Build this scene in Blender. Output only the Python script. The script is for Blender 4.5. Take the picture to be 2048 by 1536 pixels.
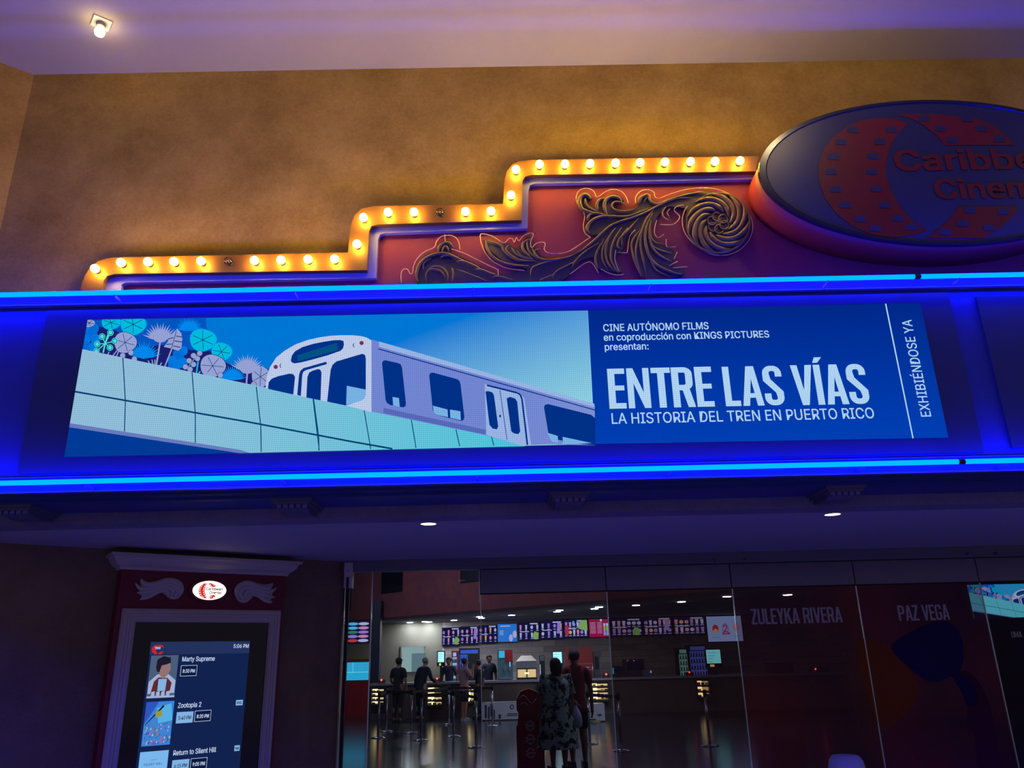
import bpy, bmesh, math, random, os
from mathutils import Vector, Matrix
R = math.radians
random.seed(7)
for o in list(bpy.data.objects):
    bpy.data.objects.remove(o, do_unlink=True)
S = bpy.context.scene
COL = S.collection

# ------------------------------------------------------------------ camera
F_PX, PITCH, ROLL, YAW, EYE = 1570.0, R(19.2051568), R(1.43200188), R(0.63825284), 1.65
FW = Vector((math.sin(YAW)*math.cos(PITCH), math.cos(YAW)*math.cos(PITCH), math.sin(PITCH)))
R0 = Vector((math.cos(YAW), -math.sin(YAW), 0)); U0 = R0.cross(FW)
CR = math.cos(ROLL)*R0 - math.sin(ROLL)*U0
CU = math.sin(ROLL)*R0 + math.cos(ROLL)*U0
cam_data = bpy.data.cameras.new('camera'); cam = bpy.data.objects.new('camera', cam_data); COL.objects.link(cam)
m = Matrix((CR, CU, -FW)).transposed().to_4x4(); m.translation = (0, 0, EYE)
cam.matrix_world = m
cam_data.sensor_fit = 'HORIZONTAL'; cam_data.sensor_width = 36.0; cam_data.lens = 36.0*F_PX/2048.0
cam_data.clip_end = 200
S.camera = cam

# ------------------------------------------------------------------ world, exposure
w = bpy.data.worlds.new('world'); S.world = w; w.use_nodes = True
bg = w.node_tree.nodes['Background']
bg.inputs[0].default_value = (0.33, 0.28, 0.44, 1); bg.inputs[1].default_value = 0.36
def lamp(name, loc, watts, rgb, r=.25):
    l = bpy.data.lights.new(name, 'POINT'); l.energy = watts; l.color = rgb; l.shadow_soft_size = r
    o = bpy.data.objects.new(name, l); COL.objects.link(o); o.location = loc
for x, e in ((-6.3, 10), (-1.5, 20), (3.0, 24), (7.5, 24)): lamp('hall_fill_light', (x, 4.3, 6.9), e, (1.0, .72, .36), .06)     # unseen fill lights, added to warm the upper walls
for x, y, e in ((-4.5, 21.5, 150), (1, 14, 110), (8, 13, 130)): lamp('lobby_fill_light', (x, y, 4.4), e, (.80, .80, 1.0))   # added fill lights out of view, to lift the dark lobby
S.view_settings.view_transform = 'Standard'; S.view_settings.look = 'None'
S.view_settings.gamma = 1.0; S.view_settings.exposure = 0.0
S.view_settings.use_curve_mapping = False
S.cycles.use_denoising = True
S.cycles.max_bounces = 8; S.cycles.transparent_max_bounces = 24
S.cycles.sample_clamp_indirect = 6.0

# ------------------------------------------------------------------ rays from the photograph onto real planes
def ray(px, py):
    return (px-1024)/F_PX*CR + (768-py)/F_PX*CU + FW
def onY(px, py, y):
    d = ray(px, py); return d*(y/d.y) + Vector((0, 0, EYE))
def onZ(px, py, z):
    d = ray(px, py); return d*((z-EYE)/d.z) + Vector((0, 0, EYE))
# the splayed entrance wall: runs from the jamb J towards the near left
WA = R(37.0)
J = Vector((-1.87, 9.2, 0)); WD = Vector((math.cos(WA), math.sin(WA), 0)); WN = Vector((math.sin(WA), -math.cos(WA), 0))
def onW(px, py, off=0.0):
    d = ray(px, py); return d*((WN.dot(J)+off)/WN.dot(d)) + Vector((0, 0, EYE))

# ------------------------------------------------------------------ colours and materials
def lin(c):
    out = []
    for v in c[:3]:
        v = v/255.0
        out.append(v/12.92 if v <= 0.04045 else ((v+0.055)/1.055)**2.4)
    return tuple(out)
MATS = {}
def mat(name, rgb, rough=0.6, metal=0.0, emit=0.0, alpha=1.0, spec=0.5, ecol=None):
    if name in MATS: return MATS[name]
    m = bpy.data.materials.new(name); m.use_nodes = True
    b = m.node_tree.nodes['Principled BSDF']
    c = lin(rgb)+(1,)
    b.inputs['Base Color'].default_value = c
    b.inputs['Roughness'].default_value = rough; b.inputs['Metallic'].default_value = metal
    b.inputs['Specular IOR Level'].default_value = spec
    if emit:
        b.inputs['Emission Color'].default_value = (ecol+(1,)) if ecol else c
        b.inputs['Emission Strength'].default_value = emit
        b.inputs['Base Color'].default_value = (0.02, 0.02, 0.02, 1)
    b.inputs['Alpha'].default_value = alpha
    MATS[name] = m
    return m
def node(nt, t, **kw):
    n = nt.nodes.new(t)
    for k, v in kw.items(): setattr(n, k, v)
    return n
def glow(name, rgb, k=1.0):
    """pure emitter of a given displayed colour (screens, lamps)"""
    if name in MATS: return MATS[name]
    m = bpy.data.materials.new(name); m.use_nodes = True; nt = m.node_tree
    nt.nodes.clear()
    e = node(nt, 'ShaderNodeEmission'); o = node(nt, 'ShaderNodeOutputMaterial')
    e.inputs[0].default_value = lin(rgb)+(1,); e.inputs[1].default_value = k
    nt.links.new(e.outputs[0], o.inputs[0]); MATS[name] = m
    return m
def emit_raw(name, rgb, k=1.0):
    m = glow(name, (255, 255, 255), k)
    m.node_tree.nodes['Emission'].inputs[0].default_value = tuple(rgb)+(1,)
    return m
PITCH_LED = 0.0155
def led(name, rgb, rgb2=None, axis=None, k=1.0):
    """LED wall colour: dot grid of the panel, optional linear gradient in object space axis=(ax,az,offset)"""
    if name in MATS: return MATS[name]
    m = bpy.data.materials.new(name); m.use_nodes = True; nt = m.node_tree; nt.nodes.clear()
    L = nt.links.new
    e = node(nt, 'ShaderNodeEmission'); o = node(nt, 'ShaderNodeOutputMaterial'); tc = node(nt, 'ShaderNodeTexCoord')
    sx = node(nt, 'ShaderNodeSeparateXYZ'); L(tc.outputs['Object'], sx.inputs[0])
    def wave(sock):
        a = node(nt, 'ShaderNodeMath', operation='MULTIPLY'); a.inputs[1].default_value = 2*math.pi/PITCH_LED
        L(sock, a.inputs[0]); b = node(nt, 'ShaderNodeMath', operation='SINE'); L(a.outputs[0], b.inputs[0]); return b.outputs[0]
    s = node(nt, 'ShaderNodeMath', operation='ADD'); L(wave(sx.outputs[0]), s.inputs[0]); L(wave(sx.outputs[2]), s.inputs[1])
    mu = node(nt, 'ShaderNodeMath', operation='MULTIPLY_ADD'); L(s.outputs[0], mu.inputs[0])
    mu.inputs[1].default_value = 0.10*k; mu.inputs[2].default_value = k
    L(mu.outputs[0], e.inputs[1])
    if rgb2:
        a = node(nt, 'ShaderNodeMath', operation='MULTIPLY_ADD'); L(sx.outputs[0], a.inputs[0]); a.inputs[1].default_value = axis[0]; a.inputs[2].default_value = axis[2]
        b = node(nt, 'ShaderNodeMath', operation='MULTIPLY_ADD'); L(sx.outputs[2], b.inputs[0]); b.inputs[1].default_value = axis[1]; L(a.outputs[0], b.inputs[2])
        cr = node(nt, 'ShaderNodeValToRGB'); L(b.outputs[0], cr.inputs[0])
        cr.color_ramp.elements[0].color = lin(rgb)+(1,); cr.color_ramp.elements[1].color = lin(rgb2)+(1,)
        L(cr.outputs[0], e.inputs[0])
    else:
        e.inputs[0].default_value = lin(rgb)+(1,)
    L(e.outputs[0], o.inputs[0]); MATS[name] = m
    return m
def noisy(name, c1, c2, scale=3.0, rough=0.8, bump=0.1, detail=8, fine=60.0, spec=0.3, metal=0.0, stretch=(1, 1, 1)):
    """two mottled colours with a fine grain, object space"""
    if name in MATS: return MATS[name]
    m = bpy.data.materials.new(name); m.use_nodes = True; nt = m.node_tree; L = nt.links.new
    b = nt.nodes['Principled BSDF']
    tc = node(nt, 'ShaderNodeTexCoord'); mp = node(nt, 'ShaderNodeMapping'); mp.inputs['Scale'].default_value = stretch
    L(tc.outputs['Object'], mp.inputs[0])
    n1 = node(nt, 'ShaderNodeTexNoise'); n1.inputs['Scale'].default_value = scale; n1.inputs['Detail'].default_value = detail; n1.inputs['Roughness'].default_value = 0.65
    n2 = node(nt, 'ShaderNodeTexNoise'); n2.inputs['Scale'].default_value = fine; n2.inputs['Detail'].default_value = 3
    L(mp.outputs[0], n1.inputs['Vector']); L(mp.outputs[0], n2.inputs['Vector'])
    ad = node(nt, 'ShaderNodeMath', operation='MULTIPLY_ADD'); L(n2.outputs[0], ad.inputs[0]); ad.inputs[1].default_value = 0.35; L(n1.outputs[0], ad.inputs[2])
    cr = node(nt, 'ShaderNodeValToRGB'); L(ad.outputs[0], cr.inputs[0])
    cr.color_ramp.elements[0].position = 0.45; cr.color_ramp.elements[1].position = 0.9
    cr.color_ramp.elements[0].color = lin(c1)+(1,); cr.color_ramp.elements[1].color = lin(c2)+(1,)
    L(cr.outputs[0], b.inputs['Base Color'])
    b.inputs['Roughness'].default_value = rough; b.inputs['Specular IOR Level'].default_value = spec; b.inputs['Metallic'].default_value = metal
    if bump:
        bp = node(nt, 'ShaderNodeBump'); bp.inputs['Strength'].default_value = bump; bp.inputs['Distance'].default_value = 0.01
        L(ad.outputs[0], bp.inputs['Height']); L(bp.outputs[0], b.inputs['Normal'])
    MATS[name] = m
    return m
def brick(name, c1, c2, mortar, scale=3.0, rough=0.7):
    if name in MATS: return MATS[name]
    m = bpy.data.materials.new(name); m.use_nodes = True; nt = m.node_tree; L = nt.links.new
    b = nt.nodes['Principled BSDF']; tc = node(nt, 'ShaderNodeTexCoord'); mp = node(nt, 'ShaderNodeMapping')
    mp.inputs['Rotation'].default_value = (R(90), 0, 0); L(tc.outputs['Object'], mp.inputs[0])
    t = node(nt, 'ShaderNodeTexBrick'); L(mp.outputs[0], t.inputs['Vector'])
    t.inputs['Color1'].default_value = lin(c1)+(1,); t.inputs['Color2'].default_value = lin(c2)+(1,); t.inputs['Mortar'].default_value = lin(mortar)+(1,)
    t.inputs['Scale'].default_value = scale; t.inputs['Mortar Size'].default_value = 0.008; t.inputs['Brick Width'].default_value = 1.2; t.inputs['Row Height'].default_value = 0.3
    L(t.outputs[0], b.inputs['Base Color']); b.inputs['Roughness'].default_value = rough
    MATS[name] = m
    return m
def clear(name, tint=(1, 1, 1), gloss=0.06, film=None, film_amt=0.0, rough=0.02):
    """thin glazing: see-through with a faint mirror, optional translucent printed film"""
    if name in MATS: return MATS[name]
    m = bpy.data.materials.new(name); m.use_nodes = True; nt = m.node_tree; nt.nodes.clear(); L = nt.links.new
    o = node(nt, 'ShaderNodeOutputMaterial'); t = node(nt, 'ShaderNodeBsdfTransparent'); t.inputs[0].default_value = tuple(tint)+(1,)
    g = node(nt, 'ShaderNodeBsdfGlossy'); g.inputs['Roughness'].default_value = rough
    base = t.outputs[0]
    if film:
        d = node(nt, 'ShaderNodeBsdfDiffuse')
        if len(film) == 2:
            tc = node(nt, 'ShaderNodeTexCoord'); n1 = node(nt, 'ShaderNodeTexNoise'); n1.inputs['Scale'].default_value = 0.9; n1.inputs['Detail'].default_value = 2
            L(tc.outputs['Object'], n1.inputs['Vector']); cr = node(nt, 'ShaderNodeValToRGB'); L(n1.outputs[0], cr.inputs[0])
            cr.color_ramp.elements[0].position = .35; cr.color_ramp.elements[1].position = .65
            cr.color_ramp.elements[0].color = lin(film[0])+(1,); cr.color_ramp.elements[1].color = lin(film[1])+(1,); L(cr.outputs[0], d.inputs[0])
        else:
            d.inputs[0].default_value = lin(film[0])+(1,)
        mf = node(nt, 'ShaderNodeMixShader'); mf.inputs[0].default_value = film_amt
        L(t.outputs[0], mf.inputs[1]); L(d.outputs[0], mf.inputs[2]); base = mf.outputs[0]
    lw = node(nt, 'ShaderNodeFresnel'); lw.inputs[0].default_value = 1.25
    mx = node(nt, 'ShaderNodeMixShader')
    if gloss: L(lw.outputs[0], mx.inputs[0])
    else: mx.inputs[0].default_value = 0
    L(base, mx.inputs[1]); L(g.outputs[0], mx.inputs[2]); L(mx.outputs[0], o.inputs[0])
    MATS[name] = m
    return m

# ------------------------------------------------------------------ mesh builder (world coordinates, moved to the thing's base on build)
class MB:
    def __init__(s): s.v = []; s.f = []; s.mi = []; s.sm = []
    def add(s, verts, faces, mi=0, smooth=False):
        b = len(s.v); s.v += [Vector(p) for p in verts]
        for f in faces:
            s.f.append([b+i for i in f]); s.mi.append(mi); s.sm.append(smooth)
        return s
    def quad(s, a, b, c, d, mi=0): return s.add([a, b, c, d], [(0, 1, 2, 3)], mi)
    def poly(s, pts, mi=0): return s.add(pts, [tuple(range(len(pts)))], mi)
    def box(s, lo, hi, mi=0):
        x0, y0, z0 = lo; x1, y1, z1 = hi
        return s.add([(x0, y0, z0), (x1, y0, z0), (x1, y1, z0), (x0, y1, z0), (x0, y0, z1), (x1, y0, z1), (x1, y1, z1), (x0, y1, z1)],
              [(0, 3, 2, 1), (4, 5, 6, 7), (0, 1, 5, 4), (1, 2, 6, 5), (2, 3, 7, 6), (3, 0, 4, 7)], mi)
    def obox(s, o, a, b, c, mi=0):
        """box from corner o with edge vectors a, b, c"""
        o, a, b, c = map(Vector, (o, a, b, c))
        return s.add([o, o+a, o+a+b, o+b, o+c, o+a+c, o+a+b+c, o+b+c],
              [(0, 3, 2, 1), (4, 5, 6, 7), (0, 1, 5, 4), (1, 2, 6, 5), (2, 3, 7, 6), (3, 0, 4, 7)], mi)
    def prism(s, pts, d, mi=0, side=None, smooth=False):
        """outline pts extruded by vector d"""
        n = len(pts); d = Vector(d); P = [Vector(p) for p in pts]
        s.add(P+[p+d for p in P], [tuple(range(n)), tuple(range(2*n-1, n-1, -1))], mi)
        b = len(s.v)-2*n
        for i in range(n):
            j = (i+1) % n
            s.f.append([b+i, b+n+i, b+n+j, b+j]); s.mi.append(mi if side is None else side); s.sm.append(smooth)
        return s
    def tube(s, path, r, n=8, mi=0, flat=None, cap=True):
        """tube along a path; r number or list; flat=(normal, factor) squashes along a normal"""
        P = [Vector(p) for p in path]; k = len(P); rs = r if isinstance(r, (list, tuple)) else [r]*k
        b = len(s.v); ref = None
        for i in range(k):
            t = (P[min(i+1, k-1)]-P[max(i-1, 0)])
            t = t.normalized() if t.length > 1e-9 else Vector((0, 0, 1))
            if flat: u = Vector(flat[0]).normalized(); a = t.cross(u); a = a.normalized() if a.length > 1e-6 else Vector((1, 0, 0))
            else:
                if ref is None: ref = Vector((0, 0, 1)) if abs(t.z) < .9 else Vector((1, 0, 0))
                a = t.cross(ref); a = a.normalized() if a.length > 1e-6 else t.orthogonal().normalized(); u = a.cross(t)
            for j in range(n):
                q = 2*math.pi*j/n
                s.v.append(P[i]+rs[i]*(math.cos(q)*a+math.sin(q)*u*(flat[1] if flat else 1)))
        for i in range(k-1):
            for j in range(n):
                s.f.append([b+i*n+j, b+i*n+(j+1) % n, b+(i+1)*n+(j+1) % n, b+(i+1)*n+j]); s.mi.append(mi); s.sm.append(True)
        if cap:
            s.f.append([b+j for j in range(n)][::-1]); s.f.append([b+(k-1)*n+j for j in range(n)]); s.mi += [mi, mi]; s.sm += [False, False]
        return s
    def lathe(s, c, prof, n=20, mi=0, axis=(0, 0, 1), sx=1.0, sy=1.0):
        """profile [(r, h)] turned round an axis through c"""
        ax = Vector(axis).normalized(); a = ax.orthogonal().normalized(); u = ax.cross(a); c = Vector(c)
        if abs(ax.z) > .9: a = Vector((1, 0, 0)); u = Vector((0, 1, 0))
        b = len(s.v); k = len(prof)
        for r, h in prof:
            for j in range(n):
                q = 2*math.pi*j/n
                s.v.append(c+ax*h+r*(math.cos(q)*a*sx+math.sin(q)*u*sy))
        for i in range(k-1):
            for j in range(n):
                s.f.append([b+i*n+j, b+i*n+(j+1) % n, b+(i+1)*n+(j+1) % n, b+(i+1)*n+j]); s.mi.append(mi); s.sm.append(True)
        s.f.append([b+j for j in range(n)][::-1]); s.f.append([b+(k-1)*n+j for j in range(n)]); s.mi += [mi, mi]; s.sm += [False, False]
        return s
    def ball(s, c, r, mi=0, n=14, m=9):
        rx, ry, rz = r if isinstance(r, (list, tuple)) else (r, r, r); c = Vector(c); b = len(s.v)
        s.v.append(c+Vector((0, 0, -rz)))
        for i in range(1, m):
            th = math.pi*i/m
            for j in range(n):
                q = 2*math.pi*j/n; s.v.append(c+Vector((rx*math.sin(th)*math.cos(q), ry*math.sin(th)*math.sin(q), -rz*math.cos(th))))
        s.v.append(c+Vector((0, 0, rz))); top = len(s.v)-1
        for j in range(n):
            s.f.append([b, b+1+(j+1) % n, b+1+j]); s.f.append([top, b+1+(m-2)*n+j, b+1+(m-2)*n+(j+1) % n]); s.mi += [mi]*2; s.sm += [True]*2
        for i in range(m-2):
            for j in range(n):
                s.f.append([b+1+i*n+j, b+1+i*n+(j+1) % n, b+1+(i+1)*n+(j+1) % n, b+1+(i+1)*n+j]); s.mi.append(mi); s.sm.append(True)
        return s
    def mesh(s, name, mats, origin=(0, 0, 0)):
        o = Vector(origin); me = bpy.data.meshes.new(name)
        me.from_pydata([tuple(p-o) for p in s.v], [], s.f)
        for mm in (mats if isinstance(mats, (list, tuple)) else [mats]): me.materials.append(mm)
        for p, i, sm in zip(me.polygons, s.mi, s.sm): p.material_index = i; p.use_smooth = sm
        me.update()
        return me
    def build(s, name, mats, parent=None, origin=None, fix=True):
        org = parent_world(parent) if parent is not None else Vector(origin or (0, 0, 0))
        me = s.mesh(name, mats, org)
        if fix:
            bm = bmesh.new(); bm.from_mesh(me); bmesh.ops.recalc_face_normals(bm, faces=bm.faces); bm.to_mesh(me); bm.free()
        o = bpy.data.objects.new(name, me); COL.objects.link(o)
        if parent is not None: o.parent = parent
        else: o.location = org
        return o
def parent_world(p):
    v = Vector((0, 0, 0))
    while p is not None: v += p.location; p = p.parent
    return v
def tag(o, label=None, cat=None, group=None, kind=None):
    if label: o['label'] = label
    if cat: o['category'] = cat
    if group: o['group'] = group
    if kind: o['kind'] = kind
    return o
def thing(name, label, cat, loc, group=None):
    o = bpy.data.objects.new(name, None); COL.objects.link(o); o.location = loc; o.empty_display_size = 0.1
    return tag(o, label, cat, group)
def struct(mb, name, mats, label=None, cat=None, parent=None):
    o = mb.build(name, mats, parent)
    if parent is None: o['kind'] = 'structure'; tag(o, label, cat)
    elif label: o['label'] = label
    return o
def dup(src, loc, label, group=None):
    r = src.copy(); COL.objects.link(r); r.location = loc; r['label'] = label
    if group: r['group'] = group
    for ch in list(src.children):
        c = ch.copy(); COL.objects.link(c); c.parent = r
        for g in ch.children:
            d = g.copy(); COL.objects.link(d); d.parent = c
    return r
# ------------------------------------------------------------------ lettering
FONT = None
try:
    FONT = bpy.data.fonts.load(os.path.join(bpy.utils.system_resource('DATAFILES'), 'fonts', 'Inter.woff2'))
except Exception:
    FONT = None
TXT = {}
def text_shape(body, bold=0.0):
    """flat outline of a word as (points, faces) with its bounds"""
    key = (body, bold)
    if key in TXT: return TXT[key]
    c = bpy.data.curves.new('word', 'FONT'); c.body = body; c.offset = bold; c.resolution_u = 3
    if FONT: c.font = FONT
    o = bpy.data.objects.new('word', c); COL.objects.link(o)
    bpy.context.view_layer.update()
    me = bpy.data.meshes.new_from_object(o.evaluated_get(bpy.context.evaluated_depsgraph_get()))
    vs = [tuple(v.co)[:2] for v in me.vertices]; fs = [tuple(p.vertices) for p in me.polygons]
    bpy.data.objects.remove(o); bpy.data.curves.remove(c); bpy.data.meshes.remove(me)
    TXT[key] = (vs, fs)
    return TXT[key]
def put_text(mb, body, o, right, up, width, cap, mi=0, bold=0.0, proud=(0, 0, 0), center=False):
    """word whose baseline starts at o, fitted to width; cap = height of a capital"""
    vs, fs = text_shape(body)
    x0 = min(v[0] for v in vs); x1 = max(v[0] for v in vs)
    o = Vector(o); right = Vector(right); up = Vector(up); ca = max(v[1] for v in text_shape('H')[0])
    kx = width/(x1-x0); kz = cap/ca
    nn = right.cross(up).normalized()*.0003
    for i, (dx, dz) in enumerate(((0, 0),) if not bold else ((-bold, -bold*.5), (bold, -bold*.5), (-bold, bold*.5), (bold, bold*.5))):
        P = [o+right*((v[0]-x0+dx)*kx-(width/2 if center else 0))+up*((v[1]+dz)*kz)+Vector(proud)+nn*i for v in vs]
        mb.add(P, fs, mi)
# heavy condensed capitals drawn as bars (unit height, own widths)
def arc(cx, cy, rx, ry, a0, a1, n=8):
    return [(cx+rx*math.cos(R(a0+(a1-a0)*i/n)), cy+ry*math.sin(R(a0+(a1-a0)*i/n))) for i in range(n+1)]
def band(c, rx, ry, w, a0, a1, n=8):
    return arc(c[0], c[1], rx, ry, a0, a1, n)+arc(c[0], c[1], rx-w, ry-w, a1, a0, n)
def glyph(ch, T=.13):
    W = .40
    def r(x0, y0, x1, y1): return [(x0, y0), (x1, y0), (x1, y1), (x0, y1)]
    def ring(x0, y0, x1, y1, rr=.17):   # pieces of a rounded ring
        return [r(x0, y0+rr, x0+T, y1-rr), r(x1-T, y0+rr, x1, y1-rr),
                band((x0+rr, y1-rr), rr, rr, min(T, rr-.005), 90, 180), band((x1-rr, y1-rr), rr, rr, min(T, rr-.005), 0, 90),
                band((x0+rr, y0+rr), rr, rr, min(T, rr-.005), 180, 270), band((x1-rr, y0+rr), rr, rr, min(T, rr-.005), 270, 360),
                r(x0+rr, y1-T, x1-rr, y1), r(x0+rr, y0, x1-rr, y0+T)]
    if ch == ' ': return .17, []
    if ch == 'E': return .34, [r(0, 0, T, 1), r(T, 1-T, .33, 1), r(T, .45, .31, .45+T*.9), r(T, 0, .33, T)]
    if ch == 'L': return .32, [r(0, 0, T, 1), r(T, 0, .31, T)]
    if ch == 'I': return T+.02, [r(0, 0, T, 1)]
    if ch == 'Í': return T+.02, [r(0, 0, T, 1), [(.0, 1.05), (.10, 1.05), (.20, 1.19), (.05, 1.19)]]
    if ch == 'T': return .36, [r(.12, 0, .12+T, 1-T), r(0, 1-T, .37, 1)]
    if ch == 'N': return .44, [r(0, 0, T*.9, 1), r(.43-T*.9, 0, .43, 1), [(T*.9, 1), (T*.9, .62), (.43-T*.9, 0), (.43-T*.9, .38)]]
    if ch == 'V': return .43, [[(0, 1), (T, 1), (.215+T*.18, .18), (.215+T*.35, 0), (.215-T*.5, 0)], [(.43, 1), (.43-T, 1), (.215-T*.18, .18), (.215-T*.35, 0), (.215+T*.5, 0)]]
    if ch == 'A': return .43, [[(0, 0), (T, 0), (.215+T*.12, .82), (.215+T*.4, 1), (.215-T*.6, 1)], [(.43, 0), (.43-T, 0), (.215-T*.12, .82), (.215-T*.4, 1), (.215+T*.6, 1)], r(.11, .2, .32, .2+T*.85)]
    if ch == 'Y': return .42, [r(.145, 0, .145+T, .45), [(0, 1), (T, 1), (.145+T, .45), (.145, .40)], [(.42, 1), (.42-T, 1), (.145, .45), (.145+T, .40)]]
    if ch == 'Z': return .37, [r(0, 1-T, .36, 1), r(0, 0, .36, T), [(0, T), (.14, T), (.36, 1-T), (.22, 1-T)]]
    if ch == 'K': return .42, [r(0, 0, T, 1), [(T, .38), (T, .62), (.28, 1), (.42, 1)], [(.16, .50), (.25, .66), (.43, 0), (.29, 0)]]
    if ch == 'M': return .54, [r(0, 0, T*.9, 1), r(.53-T*.9, 0, .53, 1), [(T*.9, 1), (T*.9, .7), (.265-.03, 0), (.265+.04, .25)], [(.53-T*.9, 1), (.53-T*.9, .7), (.265+.03, 0), (.265-.04, .25)]]
    if ch == 'U': return .41, [r(0, .17, T, 1), r(.40-T, .17, .40, 1), band((.17, .17), .17, .17, T, 180, 270), band((.23, .17), .17, .17, T, 270, 360), r(.17, 0, .23, T)]
    if ch == 'G': return .41, [r(0, .17, T, .83), band((.17, .83), .17, .17, T, 90, 180), band((.23, .83), .17, .17, T, 0, 90), r(.17, 1-T, .23, 1), r(.40-T, .70, .40, .83),
                               band((.17, .17), .17, .17, T, 180, 270), band((.23, .17), .17, .17, T, 270, 360), r(.17, 0, .23, T), r(.40-T, .17, .40, .50), r(.20, .40, .40-T, .50)]
    if ch == 'S': return .40, [band((.17, .80), .17, .20, T, 90, 180), band((.22, .80), .17, .20, T, 0, 90), r(.17, 1-T, .22, 1), r(.39-T, .72, .39, .80), [(0, .80), (T, .80), (T+.02, .66), (.39, .34), (.39, .20), (.39-T, .20), (.37-T, .32), (0, .62)],
                               r(0, .20, T, .30), band((.17, .20), .17, .20, T, 180, 270), band((.22, .20), .17, .20, T, 270, 360), r(.17, 0, .22, T)]
    if ch in 'PR':
        g = [r(0, 0, T, 1), r(T, 1-T, .23, 1), r(T, .42, .23, .42+T), band((.23, .83), .17, .17, T, 0, 90), band((.23, .59), .17, .17, T, 270, 360), r(.40-T, .59, .40, .83)]
        if ch == 'R': g.append([(.19, .44), (.33, .46), (.42, 0), (.28, 0)])
        return .42, g
    return .3, []
def put_caps(mb, body, o, right, up, width, height, mi=0, gap=.035, T=.13, z=(0, 0, 0)):
    x = 0; items = []
    for ch in body:
        wch, polys = glyph(ch, T)
        for p in polys: items.append([(x+a, b) for a, b in p])
        x += wch+gap
    x -= gap; o = Vector(o); right = Vector(right); up = Vector(up); kx = width/x
    nn = right.cross(up).normalized()*.00012
    for i, p in enumerate(items): mb.poly([o+right*(a*kx)+up*(b*height)+Vector(z)+nn*(i % 9) for a, b in p], mi)

# ================================================================== large structure
YF, YB, YN, YG, YL = 6.3, 5.72, 5.6, 9.2, 29.0          # facade wall, sign box face, neon, glass line, lobby back wall
ZC = 7.17; ZS = 2.735                                       # hall ceiling, entrance soffit
ZT = onY(1024, 569.5, YN).z; ZB = onY(1024, 943.5, YN).z     # the two neon lines
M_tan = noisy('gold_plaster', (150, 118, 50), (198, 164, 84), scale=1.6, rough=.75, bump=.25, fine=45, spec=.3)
M_ceil = noisy('painted_ceiling', (182, 182, 160), (190, 190, 170), scale=.7, rough=.9, bump=0)
M_soffit = mat('soffit_paint', (176, 172, 190), .8)
M_navy = mat('navy_paint', (38, 40, 58), .45)
M_floor = noisy('hall_tile', (176, 168, 160), (200, 194, 186), scale=2, rough=.3, bump=0)  # unseen floor, made pale to bounce neon light up to the soffit

facade = MB()
facade.box((-4.551, YF, ZB-.10), (9, YF+.25, ZC))
facade.box((-5.8, YF, ZB-.10), (-4.551, YF+.25, ZT+.03))
facade_o = struct(facade, 'wall_front', M_tan, 'mottled gold plaster wall behind the marquee', 'wall')
struct(MB().box((-5.8, YF, ZS), (9, YF+.25, ZB-.10)), 'trim_9', noisy('hazed_wall_plaster', (116, 108, 140), (146, 138, 166), scale=2, rough=.8, bump=.2, fine=45), 'wall band under the sign box, lilac-grey for painted haze', 'trim')  # lower part of the facade wall, blue haze put into its colour
cl = MB()                                                    # upper left splayed wall
p0 = Vector((-4.551, YF, 0)); p1 = p0-WD*6; ZW = ZT+.03
cl.add([p0+Vector((0, 0, ZW)), p1+Vector((0, 0, ZW)), p1+Vector((0, 0, ZC)), p0+Vector((0, 0, ZC)),
        p0-WN*.2+Vector((0, 0, ZW)), p1-WN*.2+Vector((0, 0, ZW)), p1-WN*.2+Vector((0, 0, ZC)), p0-WN*.2+Vector((0, 0, ZC))],
       [(0, 1, 2, 3), (4, 7, 6, 5), (0, 4, 5, 1), (3, 2, 6, 7), (0, 3, 7, 4), (1, 5, 6, 2)])
struct(cl, 'wall_left', M_tan, 'angled gold plaster wall at the upper left', 'wall')
ce = MB().box((-11, -7, ZC), (11, YF+.25, ZC+.15))
struct(ce, 'ceiling', M_ceil, 'pale painted ceiling over the hall', 'ceiling')
so = MB().box((-8, YF+.25, ZS), (9, YG+.1, ZS+.12))
struct(so, 'ceiling', M_soffit, 'low soffit over the recessed entrance', 'ceiling')
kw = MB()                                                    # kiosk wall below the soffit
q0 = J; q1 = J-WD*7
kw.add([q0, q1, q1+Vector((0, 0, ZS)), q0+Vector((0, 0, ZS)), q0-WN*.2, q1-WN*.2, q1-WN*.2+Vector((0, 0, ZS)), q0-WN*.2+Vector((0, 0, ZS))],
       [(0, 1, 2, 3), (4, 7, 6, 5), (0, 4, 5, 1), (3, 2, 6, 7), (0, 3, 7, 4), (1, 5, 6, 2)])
struct(kw, 'wall_entrance', noisy('hazed_gold_plaster', (112, 92, 74), (140, 116, 92), scale=1.6, rough=.75, bump=.25, fine=45, spec=.3), 'splayed gold plaster wall that carries the showtime kiosk', 'wall')  # same gold plaster, greyed in its colour to stand for haze
fl = MB().box((-11, -7, -.1), (11, YG, 0))
struct(fl, 'floor', M_floor, 'pale hall floor in front of the entrance', 'floor')

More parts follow.
